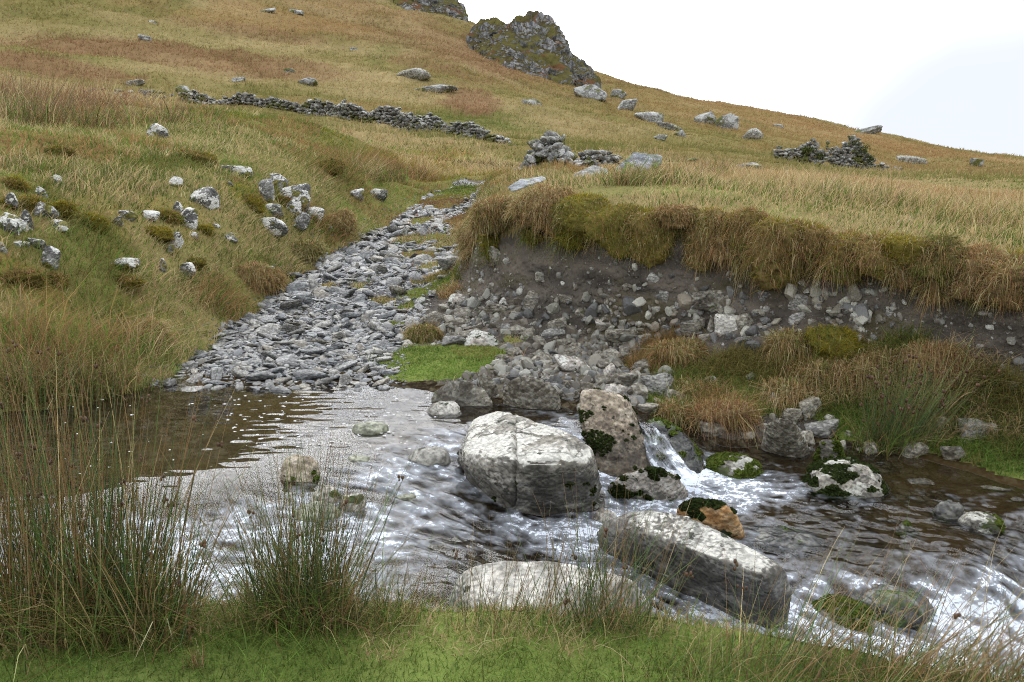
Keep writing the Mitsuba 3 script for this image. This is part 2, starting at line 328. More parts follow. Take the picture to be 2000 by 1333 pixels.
PATCHES = [patch(*a) for a in [
    # the hill: rust-red rush beds and greener flushes
    (320, 105, 330, 24, RED, 9), (90, 130, 140, 16, RED, 9), (560, 40, 160, 25, RUST, 6), (470, 60, 140, 16, RED, 7), (760, 60, 150, 30, RED, 3), (860, 90, 90, 40, RED, 4), (920, 200, 48, 24, RED, 16), (930, 120, 70, 30, RED, 5),
    (1000, 140, 90, 18, RED, 4), (700, 20, 120, 18, RUST, 3), (430, 130, 60, 8, RUST, 5), (640, 150, 120, 12, STRAW, 3), (200, 30, 220, 25, OLIVE, 4), (330, 70, 130, 14, GREEN, 2), (880, 235, 110, 14, GREEN, 5), (1010, 245, 80, 16, GREEN, 3),
    (760, 95, 30, 25, GREEN, 2), (540, 170, 160, 14, OLIVE, 3), (1500, 225, 200, 14, RUST, 6), (1700, 280, 200, 18, RUST, 7), (1350, 205, 120, 14, RUST, 3), (1900, 310, 160, 14, RUST, 5), (1450, 275, 120, 16, OLIVE, 4), (1250, 265, 120, 20, OLIVE, 3),
    # left bank
    (80, 205, 120, 40, RED, 3, .55), (210, 215, 100, 20, STRAW, 3, .45), (420, 225, 160, 16, LAWN, 2, .14), (300, 330, 120, 30, GREEN, 3), (480, 270, 120, 20, OLIVE, 2), (460, 330, 60, 20, LAWN, 2), (60, 280, 100, 24, RUST, 5),
    (760, 385, 60, 28, LAWN, 7, .1), (700, 430, 50, 18, LAWN, 4, .1), (800, 330, 60, 20, RUST, 3, .35), (850, 310, 80, 16, MOSS, 4), (940, 330, 60, 14, STRAW, 3, .35), (720, 330, 40, 40, OLIVE, 2, .35),
    (200, 420, 60, 40, MOSS, 3, .08), (340, 430, 60, 40, MOSS, 3, .08), (60, 560, 90, 40, MOSS, 4, .09), (480, 385, 40, 25, MOSS, 4, .08), (180, 600, 120, 40, OLIVE, 2), (300, 620, 80, 30, MOSS, 2, .1), (120, 620, 60, 18, LAWN, 3, .08),
    (450, 600, 70, 34, RUST, 5, .2), (630, 440, 60, 25, RUST, 4), (600, 500, 40, 20, STRAW, 1.5), (90, 700, 130, 40, RUST, 7, .42), (240, 700, 60, 35, RUST, 3.5, .3), (330, 640, 60, 30, GREEN, 2), (330, 720, 30, 12, LAWN, 4),
    # meadow on the right bank
    (1550, 375, 200, 30, STRAW, 4, .42), (1850, 410, 200, 40, STRAW, 4, .38), (1350, 330, 90, 20, STRAW, 3, .4), (1420, 345, 40, 20, RUST, 2, .5), (1300, 372, 140, 8, LAWN, 3, .07), (1500, 420, 90, 10, LAWN, 2, .08), (1780, 345, 120, 14, OLIVE, 2, .4),
    (1150, 360, 80, 14, OLIVE, 2, .15), (1050, 360, 40, 14, STRAW, 2, .3), (1900, 360, 90, 18, GREEN, 2, .35), (1650, 350, 90, 16, RUST, 1.5, .4),
]]
# patches of growth inside the stream hollow (they make grass there)
HOLLOW = [patch(*a) for a in [
    (870, 705, 115, 32, LAWN, 7, .05), (800, 735, 46, 13, LAWN, 6, .04), (930, 690, 40, 12, OLIVE, 5, .07), (830, 655, 40, 14, OLIVE, 4, .08), (840, 570, 50, 10, LAWN, 6, .05), (800, 600, 30, 6, LAWN, 6, .05), (880, 545, 40, 8, LAWN, 5, .06), (910, 520, 20, 16, GREEN, 6, .15), (770, 635, 20, 6, LAWN, 6, .05), (858, 520, 36, 8, LAWN, 6, .05), (800, 470, 30, 7, GREEN, 5, .08), (745, 590, 22, 6, OLIVE, 5, .05), (850, 545, 50, 7, OLIVE, 6, .05), (880, 480, 34, 12, GREEN, 6, .08), (700, 560, 16, 5, LAWN, 5, .05), (640, 560, 14, 5, OLIVE, 5, .06), (830, 430, 30, 6, LAWN, 5, .05), (905, 450, 24, 14, OLIVE, 6, .09), (1930, 935, 120, 22, LAWN, 6, .08), (1850, 915, 60, 14, OLIVE, 5, .1), (1990, 965, 60, 14, GREEN, 5, .1),
    (820, 500, 40, 8, LAWN, 3, .05), (850, 465, 30, 6, LAWN, 3, .05), (870, 395, 60, 14, OLIVE, 5, .06), (900, 375, 60, 10, LAWN, 3, .06), (690, 385, 40, 10, LAWN, 5, .1), (740, 440, 30, 8, LAWN, 3, .06), (900, 430, 30, 10, OLIVE, 3, .06), (880, 575, 20, 8, RUST, 4, .12),
    (1300, 700, 70, 30, RUST, 3, .16), (1350, 760, 80, 40, OLIVE, 3, .16), (1400, 800, 80, 28, RUST, 3.5, .2), (1320, 810, 40, 24, OLIVE, 3, .18), (1440, 720, 60, 30, OLIVE, 4, .18), (1460, 780, 50, 30, LAWN, 3, .1),
    (1560, 715, 90, 40, OLIVE, 3, .16), (1640, 705, 80, 30, MOSS, 5, .12), (1720, 712, 80, 30, GREEN, 4, .18), (1830, 735, 110, 40, STRAW, 3, .2), (1920, 790, 120, 60, OLIVE, 3, .24), (1620, 760, 110, 50, STRAW, 2, .18), (1700, 800, 90, 50, GREEN, 3, .2), (1660, 840, 60, 30, LAWN, 7, .09),
    (1560, 740, 60, 30, OLIVE, 2, .2), (1800, 800, 90, 50, OLIVE, 3, .18), (1900, 850, 120, 50, STRAW, 2, .16), (1940, 900, 110, 36, GREEN, 4, .14), (1830, 890, 90, 26, LAWN, 3, .1), (1720, 890, 50, 18, LAWN, 6, .07), (2000, 830, 80, 80, OLIVE, 3, .22),
    (1540, 800, 40, 20, GREEN, 4, .12), (1280, 790, 40, 14, GREEN, 3, .1), (1000, 665, 20, 6, LAWN, 3, .05),
]]


def in_patch(p, x, y, soft=.35, seed=0):
    d = np.hypot((x - p[0]) / p[2], (y - p[1]) / p[3])
    near = d < 2.2
    d = np.array(d)
    if near.any():
        m = min(p[2], p[3])
        d[near] += (nz(np.c_[x[near], y[near]], 1.6 / max(min(m * 2, p[2]), .15), 4, 77) - .5) * 1.3
    return 1 - sstep(1 - soft, 1 + soft, d)


def growth(x, y):
    """cover (0 to 1), blade height and palette weights at points in plan"""
    p = np.c_[x, y]
    r = np.hypot(x, y)
    w = np.zeros((len(x), 8))
    a, b, c = nz(p, .55, 3, 21), nz(p, 1.6, 3, 22), nz(p, .09, 3, 23)
    e = nz(p, .03, 3, 24)
    hill, nearbank = sstep(32, 48, r), y < 5
    k = np.where(hill > .5, c, a)
    w[:, GREEN] = .8 + 2.5 * sstep(.5, .7, b) * (1 - .6 * hill)
    w[:, OLIVE] = 1.3 + 1.5 * hill
    w[:, STRAW] = .9 + 2.6 * sstep(.48, .68, k) + .5 * hill
    w[:, RUST] = .5 + 2.2 * sstep(.50, .68, 1 - k)
    w[:, RED] = .15 + 3.2 * hill * sstep(.52, .64, e * .6 + c * .4)
    w[:, MOSS] = .35 + 1.0 * sstep(.6, .75, b)
    w[:, LAWN] = .5 * sstep(.55, .7, 1 - b)
    w[:, DARK] = .35
    left = ((x < (y - 8) * .03 - .8) & (r < 40) & ~nearbank) * 1.0
    w[:, GREEN] += 1.1 * left
    w[:, MOSS] += .7 * left * sstep(.4, .6, a)
    w[:, LAWN] += .45 * left
    right = sstep(.02, .10, x / np.maximum(y, 1)) * (y > 6) * (r < 45)
    w[:, STRAW] += 2.4 * right
    h = .085 + .085 * b + .06 * right + .14 * hill
    w = w ** (1 + .8 * hill[:, None])
    for q_ in PATCHES:
        m = in_patch(q_, x, y) * (.5 + nz(p, 3.0 / max(q_[2], .5), 2, 5))
        w[:, q_[4]] += q_[5] * m * (1 + 1.2 * hill)
        if q_[6]:
            h = h * (1 - np.clip(m, 0, 1)) + q_[6] * np.clip(m, 0, 1)
    h = h * (1 - .30 * right) * (1 - .55 * right * sstep(16, 30, r)) * (1 - .35 * (1 - sstep(10, 13, r)) * right)
    c2 = nz(p, .20, 3, 26)
    w[:, DARK] += 1.6 * hill * sstep(.56, .66, c2)
    w[:, GREEN] += 2.2 * hill * sstep(.54, .64, c2)
    w[:, STRAW] += 2.0 * hill * sstep(.56, .68, 1 - c2)
    h = h * (1 + .9 * hill * sstep(.55, .66, c2))
    m2 = nz(p, .62, 3, 27)
    w[:, OLIVE] += 2.4 * right * sstep(.52, .66, m2)
    w[:, GREEN] += 1.4 * right * sstep(.55, .68, m2)
    w[:, RUST] += 1.2 * right * sstep(.56, .7, 1 - m2)
    h = h * np.where(hill < .5, .6 + .9 * sstep(.3, .7, 1 - m2), 1)
    w[nearbank] = .01
    edge = sstep(2.5, 2.9, y)
    w[nearbank, LAWN] = 4.6
    w[nearbank, GREEN] = 1.0
    w[nearbank, STRAW] = .22 + .7 * sstep(.5, .7, b[nearbank])
    w[nearbank, RUST] = .12 + .5 * sstep(.55, .75, a[nearbank])
    h = np.where(nearbank, .022 + .018 * b + .006 * edge, h)
    t, sd = np.zeros(len(x)), np.full(len(x), -9.0)
    n_ = (y > .5) & (y < 31)
    t[n_], sd[n_] = basin_t(x[n_], y[n_])
    far = (y > 6) & (x > -1) & (y < 11.6)
    cover = np.where(far, 1 - sstep(.0, .06, sd), 1 - sstep(.1, .5, t + (b - .5) * .5))
    hw, hh, hc = np.zeros((len(x), 8)), np.zeros(len(x)), np.zeros(len(x))
    for q_ in HOLLOW:
        m = in_patch(q_, x, y, .3)
        hw[:, q_[4]] += q_[5] * m
        hh += q_[6] * m
        hc += m
    ins = t > .3
    hh = hh / np.maximum(hc, 1e-6)
    hw += np.array([.15, .9, .7, .7, .5, .15, .4, .25]) * np.minimum(hc, 1)[:, None]
    mix = (np.clip(hc, 0, 1) * sstep(.30, .5, b + .25 * np.clip(hc, 0, 1)))
    cover = np.where(ins, mix, cover)
    w = np.where((ins & (hc > .05))[:, None], hw, w)
    h = np.where(ins & (hc > .05), hh, h)
    return cover, h, w / w.sum(1, keepdims=True)


# ------------------------------------------------------------------ the ground, parted into its kinds along shared edges
WATER_PTS = [  # pixel, surface height, turbulence, whiteness (foam and painted sky glitter)
    (-300, 900, 0, .05, 0), (0, 800, 0, .03, 0), (0, 900, 0, .06, 0), (200, 780, 0, .03, 0), (200, 880, 0, .08, 0), (400, 780, 0, .04, 0), (400, 880, 0, .12, 0), (600, 780, 0, .05, 0), (600, 850, 0, .15, 0), (750, 780, 0, .08, 0), (820, 790, 0, .15, 0),
    (700, 800, 0, .12, 0), (150, 980, 0, .12, 0), (350, 975, 0, .16, 0), (500, 930, 0, .2, 0), (560, 905, 0, .22, 0), (740, 845, 0, .3, 0), (900, 812, 0, .35, .05),
    (100, 1100, -.07, .7, .5), (250, 1020, -.06, .7, .48), (400, 1020, -.07, .9, .5), (600, 1000, -.06, .8, .46), (750, 920, -.05, .8, .48), (850, 860, -.03, .7, .46), (880, 960, -.14, 1, .3), (950, 1020, -.23, 1, .38), (800, 1050, -.13, 1, .42), (600, 1100, -.10, .8, .55), (400, 1120, -.09, .8, .56),  # near-left riffle: last value whitens the water as painted sky glitter
    (850, 1150, -.14, .7, .15), (1050, 1050, -.28, 1.1, .5), (1150, 1080, -.30, 1.1, .55), (1000, 1085, -.25, .9, .15), (1250, 1130, -.36, 1, .4), (1330, 1130, -.40, 1, .5), (1390, 1195, -.45, 1, .7), (1320, 1190, -.42, 1, .5),
    (1000, 800, 0, .2, .1), (1100, 800, -.01, .4, .25), (1150, 825, -.02, .6, .5), (1230, 830, -.03, .4, .3), (1290, 850, -.08, .6, .2), (1310, 915, -.30, 1, .95), (1340, 940, -.31, 1, .9),
    (1400, 880, -.30, .08, .02), (1500, 880, -.30, .06, .02), (1600, 905, -.31, .08, .0), (1700, 905, -.31, .08, 0), (1800, 930, -.32, .2, 0), (1230, 980, -.32, .9, .5), (1420, 945, -.32, .8, .7), (1550, 945, -.325, .7, .45), (1700, 985, -.35, .7, .18), (1850, 970, -.35, .7, .16), (2000, 1000, -.37, .8, .24),
    (1500, 1010, -.36, .7, .2), (1600, 1070, -.40, .7, .15), (1700, 1050, -.40, .7, .14), (1900, 1080, -.42, .7, .14), (1600, 1150, -.45, .9, .42), (1720, 1130, -.45, .8, .36), (1860, 1130, -.45, .8, .42), (1960, 1150, -.48, .9, .65), (1850, 1200, -.60, 1.1, .75), (1980, 1215, -.66, 1.1, .8), (2000, 1270, -.70, 1.1, .6), (1700, 1215, -.56, 1, .5), (2300, 1230, -.8, 1, .5), (2300, 1000, -.4, .5, .1)]
w3 = np.array([[*zp(a, b, c)[:2], c, d, e] for a, b, c, d, e in WATER_PTS])
W_RBF = RBFInterpolator(w3[:, :2], w3[:, 2:], kernel='linear', smoothing=.02)


def water_at(x, y):
    o = W_RBF(np.c_[np.clip(x, -5.5, 7), np.clip(y, 2.4, 8.6)])
    return o[:, 0], np.clip(o[:, 1], 0, 1.2), np.clip(o[:, 2], 0, 1)


cov, hgt, pw = growth(GV[:, 0], GV[:, 1])
var = nz(GV, 3.0, 3, 31)[:, None]
vnz = meshkit.arrays((GV, GF), True)[2][:, 2]
inb = (GV[:, 1] > 5.5) & (GV[:, 1] < 12) & (GV[:, 0] > -1)
cov = np.where(inb & (poly_sd(BASIN, GV[:, 0], GV[:, 1]) > .05), cov * sstep(.50, .72, vnz), cov)
GCOL = (pw @ PAL) * (.55 + .5 * var)
fcov = cov[GF].mean(1)
inwater = np.zeros(len(FC), bool)
m_ = (bt > .25) & (FC[:, 1] < 8.8)
inwater[m_] = FC[m_, 2] < water_at(FC[m_, 0], FC[m_, 1])[0] + .03
tsd = poly_sd(TRACK_POLY, FC[:, 0], FC[:, 1]) + (nz(FC[:, :2], 1.5, 3, 41) - .5) * .5
kind = np.full(len(FC), 0)                                   # 0 hillside, 1 near bank, 2 stream bed, 3 track, 4 bare earth
kind[FC[:, 1] < 5] = 1
kind[(bt > .12) & (fcov < .5)] = 4
kind[(bt > .3) & (tsd > 0)] = 3
kind[inwater] = 2
kind[(bt > .3) & (fcov >= .5) & ~inwater] = 0
for k, (name, mat) in enumerate([('hillside', 'turf'), ('grassy_bank', 'turf'), ('stream_bed', 'bed'), ('track', 'track_gravel'), ('eroded_earth', 'soil')]):
    f = GF[kind == k]
    used, inv = np.unique(f, return_inverse=True)
    fn = meshkit.arrays((GV, GF), True)[2] if k == 0 else fn
    scene[name] = {'type': 'ply', 'filename': meshkit.write_ply((GV[used], inv.reshape(-1, 3)), False, None, GCOL[used] if mat == 'turf' else None, normals=fn[used]), 'face_normals': False, 'bsdf': {'type': 'ref', 'id': mat}}
    labels[name] = {'kind': 'structure'}


# ------------------------------------------------------------------ the stream
def build_water():
    dx, dy = .020, .0155
    xs, ys = np.arange(-5.2, 6.6, dx), np.arange(2.3, 8.7, dy)
    X, Y = np.meshgrid(xs, ys)
    x, y = X.ravel(), Y.ravel()
    keep = poly_sd(BASIN, x, y) > -.45
    z, tb, fo = np.full(len(x), -9.0), np.zeros(len(x)), np.zeros(len(x))
    z[keep], tb[keep], fo[keep] = water_at(x[keep], y[keep])
    # the current runs from the pool towards the lower right
    ca, sa = math.cos(-.45), math.sin(-.45)
    u, v = x * ca + y * sa, -x * sa + y * ca
    warp = nz(np.c_[x, y], 2.0, 2, 51) - .5
    uv3 = lambda fu, fv: np.c_[u * fu + warp * 1.5, v * fv + warp * 2.5, 0 * u]
    rid = 1 - np.abs(2 * meshkit.fbm(uv3(3.2, 8.5), 3, 52) - 1) * 1.6
    rough = meshkit.fbm(uv3(8, 17), 2, 53) - .5
    fine = meshkit.noise(uv3(14, 24), 54) - .5
    calm = meshkit.fbm(np.c_[x * 5 + warp, y * 15 + 2 * warp, 0 * x], 2, 55) - .5
    t2 = tb * tb
    z = z + t2 * .020 * (rid - .4) + t2 * .026 * rough + tb * .010 * (meshkit.noise(uv3(6, 11), 56) - .5) + (.0003 + .0095 * t2) * fine + (.0016 + .011 * tb) * calm * (1 - .5 * np.clip(tb, 0, 1))
    g = np.full(len(x), 9.0)
    g[keep] = H(x[keep], y[keep])
    ok = (keep & (z > g - .12)).reshape(X.shape)
    cell = ok[1:, 1:] & ok[:-1, 1:] & ok[1:, :-1] & ok[:-1, :-1]
    i, j = np.nonzero(cell)
    n = X.shape[1]
    f = np.stack([i * n + j, i * n + j + 1, (i + 1) * n + j + 1, (i + 1) * n + j], 1)
    used, inv = np.unique(f, return_inverse=True)
    f = inv.reshape(-1, 4)
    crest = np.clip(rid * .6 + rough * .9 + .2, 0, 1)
    foam = np.clip(fo * (.45 + .75 * crest), 0, 1)  # whiteness: foam on the crests plus painted sky glitter on the riffles
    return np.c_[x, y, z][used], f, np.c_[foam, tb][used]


wv, wf, wuv = build_water()


def foam_glitter_weight(p, n, uv):
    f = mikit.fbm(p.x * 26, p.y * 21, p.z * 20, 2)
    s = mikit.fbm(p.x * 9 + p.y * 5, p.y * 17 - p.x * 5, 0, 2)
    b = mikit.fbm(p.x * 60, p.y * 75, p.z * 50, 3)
    milky_glitter = .40 * mikit.smoothstep(.15, .65, uv.x + (s - .5) * .35 + (f - .5) * .3)  # milky veil painted in for the sky glittering on riffled water
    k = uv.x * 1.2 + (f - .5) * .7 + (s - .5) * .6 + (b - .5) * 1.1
    return dr.maximum(milky_glitter * (.75 + .5 * b), mikit.smoothstep(.60, .80, k) * mikit.smoothstep(.22, .45, uv.x) * .92)


scene['water_surface'] = {'type': 'blendbsdf', 'weight': mikit.proc(foam_glitter_weight), 'a': {'type': 'dielectric', 'int_ior': 1.333, 'ext_ior': 1.0}, 'b': twosided({'type': 'diffuse', 'reflectance': {'type': 'rgb', 'value': [.74, .80, .89]}})}  # blue-white diffuse is foam, and sky reflection painted onto the riffles
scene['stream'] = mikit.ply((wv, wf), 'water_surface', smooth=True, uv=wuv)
labels['stream'] = {'kind': 'structure'}

# ------------------------------------------------------------------ rocks
ICO = {k: (np.array(m.vertices), np.array(m.faces)) for k in range(7) for m in [trimesh.creation.icosphere(subdivisions=k)]}


def soft_hull(normals, offsets, scale, level, p):
    """a rounded polyhedron: star-shaped about the origin"""
    d = ICO[level][0] * scale
    d = d / np.linalg.norm(d, axis=1, keepdims=True)
    s = np.maximum(d @ (normals / offsets[:, None]).T, 1e-6)
    s0 = s.max(1, keepdims=True)
    r = 1 / (s0[:, 0] * ((s / s0) ** p).sum(1) ** (1 / p))
    return d, r


def stone_shape(seed, size=(1, 1, 1), level=3, planes=13, p=14, rough=.05, even=.25):
    """a loose stone of half-extents size"""
    g = np.random.default_rng(seed)
    n = g.normal(size=(planes, 3))
    n = np.vstack([n / np.linalg.norm(n, axis=1, keepdims=True), np.eye(3), -np.eye(3)])
    o = np.concatenate([g.uniform(1 - even, 1.05, planes), np.full(6, 1.14)])
    d, r = soft_hull(n, o, 1.0, level, p)
    v = d * r[:, None]
    v = v / np.abs(v).max(0)
    v *= 1 + rough * 2.2 * (meshkit.fbm(v * 1.7 + seed * 3.1, 3, seed)[:, None] - .5) + rough * .7 * (meshkit.fbm(v * 7 + seed, 2, seed + 1)[:, None] - .5) * (level >= 3)
    return v * np.array(size), ICO[level][1]


def hull_rock(pts, level=5, p=18, amp=.03, seed=0, crack=None):
    """a boulder whose body is the rounded hull of surveyed points"""
    pts = np.asarray(pts, float)
    h = ConvexHull(pts)
    eq = np.unique(np.round(h.equations, 4), axis=0)
    c = pts[h.vertices].mean(0)
    o = -(eq[:, :3] @ c + eq[:, 3])
    g = np.random.default_rng(seed + 50)
    cn = g.normal(size=(16, 3))
    cn /= np.linalg.norm(cn, axis=1, keepdims=True)
    N = np.vstack([eq[:, :3], cn])
    o = np.r_[o, ((pts - c) @ cn.T).max(0) * g.uniform(.84, .97, 16)]
    ext = np.ptp(pts, axis=0)
    d, r = soft_hull(N, np.maximum(o, .004), ext / ext.max(), level, p * 1.7)
    v = d * r[:, None]
    s = ext.max()
    k = v / s
    b = meshkit.fbm(k * 5 + seed, 4, seed) - .5
    fine = meshkit.fbm(k * 26 + seed, 3, seed + 9) - .5
    from scipy.spatial import cKDTree
    cells = g.uniform(-.7, .7, (70, 3)) * ext / s
    warp = k + .05 * np.stack([meshkit.fbm(k * 9 + q, 3, seed + q) - .5 for q in (1, 2, 3)], -1)
    chip = g.normal(0, 1, 70)[cKDTree(cells * [1, 1, 1.0]).query(warp)[1]]
    bed = meshkit.noise(np.c_[0 * k[:, 0], k[:, 0] * .8, (k[:, 2] + .25 * k[:, 0]) * 20 + 2.2 * b], seed) - .5
    ridge = np.abs(meshkit.fbm(k * np.array([4, 4, 9]) + 5 + seed, 3, seed + 4) - .5)
    v = v + d * (amp * s * (1.2 * b + .6 * fine + .30 * chip + .55 * bed - .9 * np.exp(-(ridge / .03) ** 2) * .35))[:, None]
    if crack is not None:                                   # a crack: a narrow groove where a plane meets the surface
        pn, po, depth, wid = crack
        t = (v + c) @ np.asarray(pn) - po + .03 * (meshkit.fbm(v * 9, 2, 3) - .5)
        v = v - d * (depth * np.exp(-(t / wid) ** 2))[:, None]
    return v + c, ICO[level][1]


def add(key, mesh, mat, smooth=True, label=None, cat=None, group=None, kind=None, **kw):
    scene[key] = mikit.ply(mesh, mat, smooth=smooth, **kw) if not isinstance(mesh, dict) else mesh
    tag(key, label, cat, group, kind)


def tag(key, label=None, cat=None, group=None, kind=None):
    e = {k: v for k, v in (('label', label), ('category', cat), ('group', group), ('kind', kind)) if v}
    if e:
        labels[key] = e


NUM = {}


def key_for(name):
    NUM[name] = NUM.get(name, -1) + 1
    return name if NUM[name] == 0 else f'{name}_{NUM[name]:03d}'


def Z(*pts):
    return [az(*p) for p in pts]


def Y(*pts):
    return [at(*p) for p in pts]


def sunk(pts, dz=.35, k=4):
    """adds the buried foot below the lowest points"""
    low = sorted(pts, key=lambda q: q[2])[:k]
    return list(pts) + [np.array([q[0], q[1] + .06, q[2] - dz]) for q in low]


def LR(px0, px1, ytop, ybase, zw, deep=.8):
    """a low rock standing in water of level zw, seen between two columns and two rows"""
    base = az((px0 + px1) / 2, ybase, zw)
    w = (px1 - px0) * base[1] / F_PX
    d = w * deep * .5
    hz = at((px0 + px1) / 2, ytop, base[1] + d * 1.0)[2] - zw
    c = np.array([base[0], base[1] + d, zw])
    g = np.random.default_rng(int(px0))
    out = []
    for rad, z in ((.56, -.12), (.54, -.02), (.50, .35 * hz), (.40, .8 * hz), (.22, 1.06 * hz)):
        for q in range(9):
            a_ = q * .698 + g.uniform(-.25, .25)
            r_ = rad * g.uniform(.88, 1.1)
            out.append(c + [math.cos(a_) * r_ * w, math.sin(a_) * r_ * 2 * d, z + g.normal() * .05 * hz * (z > 0)])
    return out


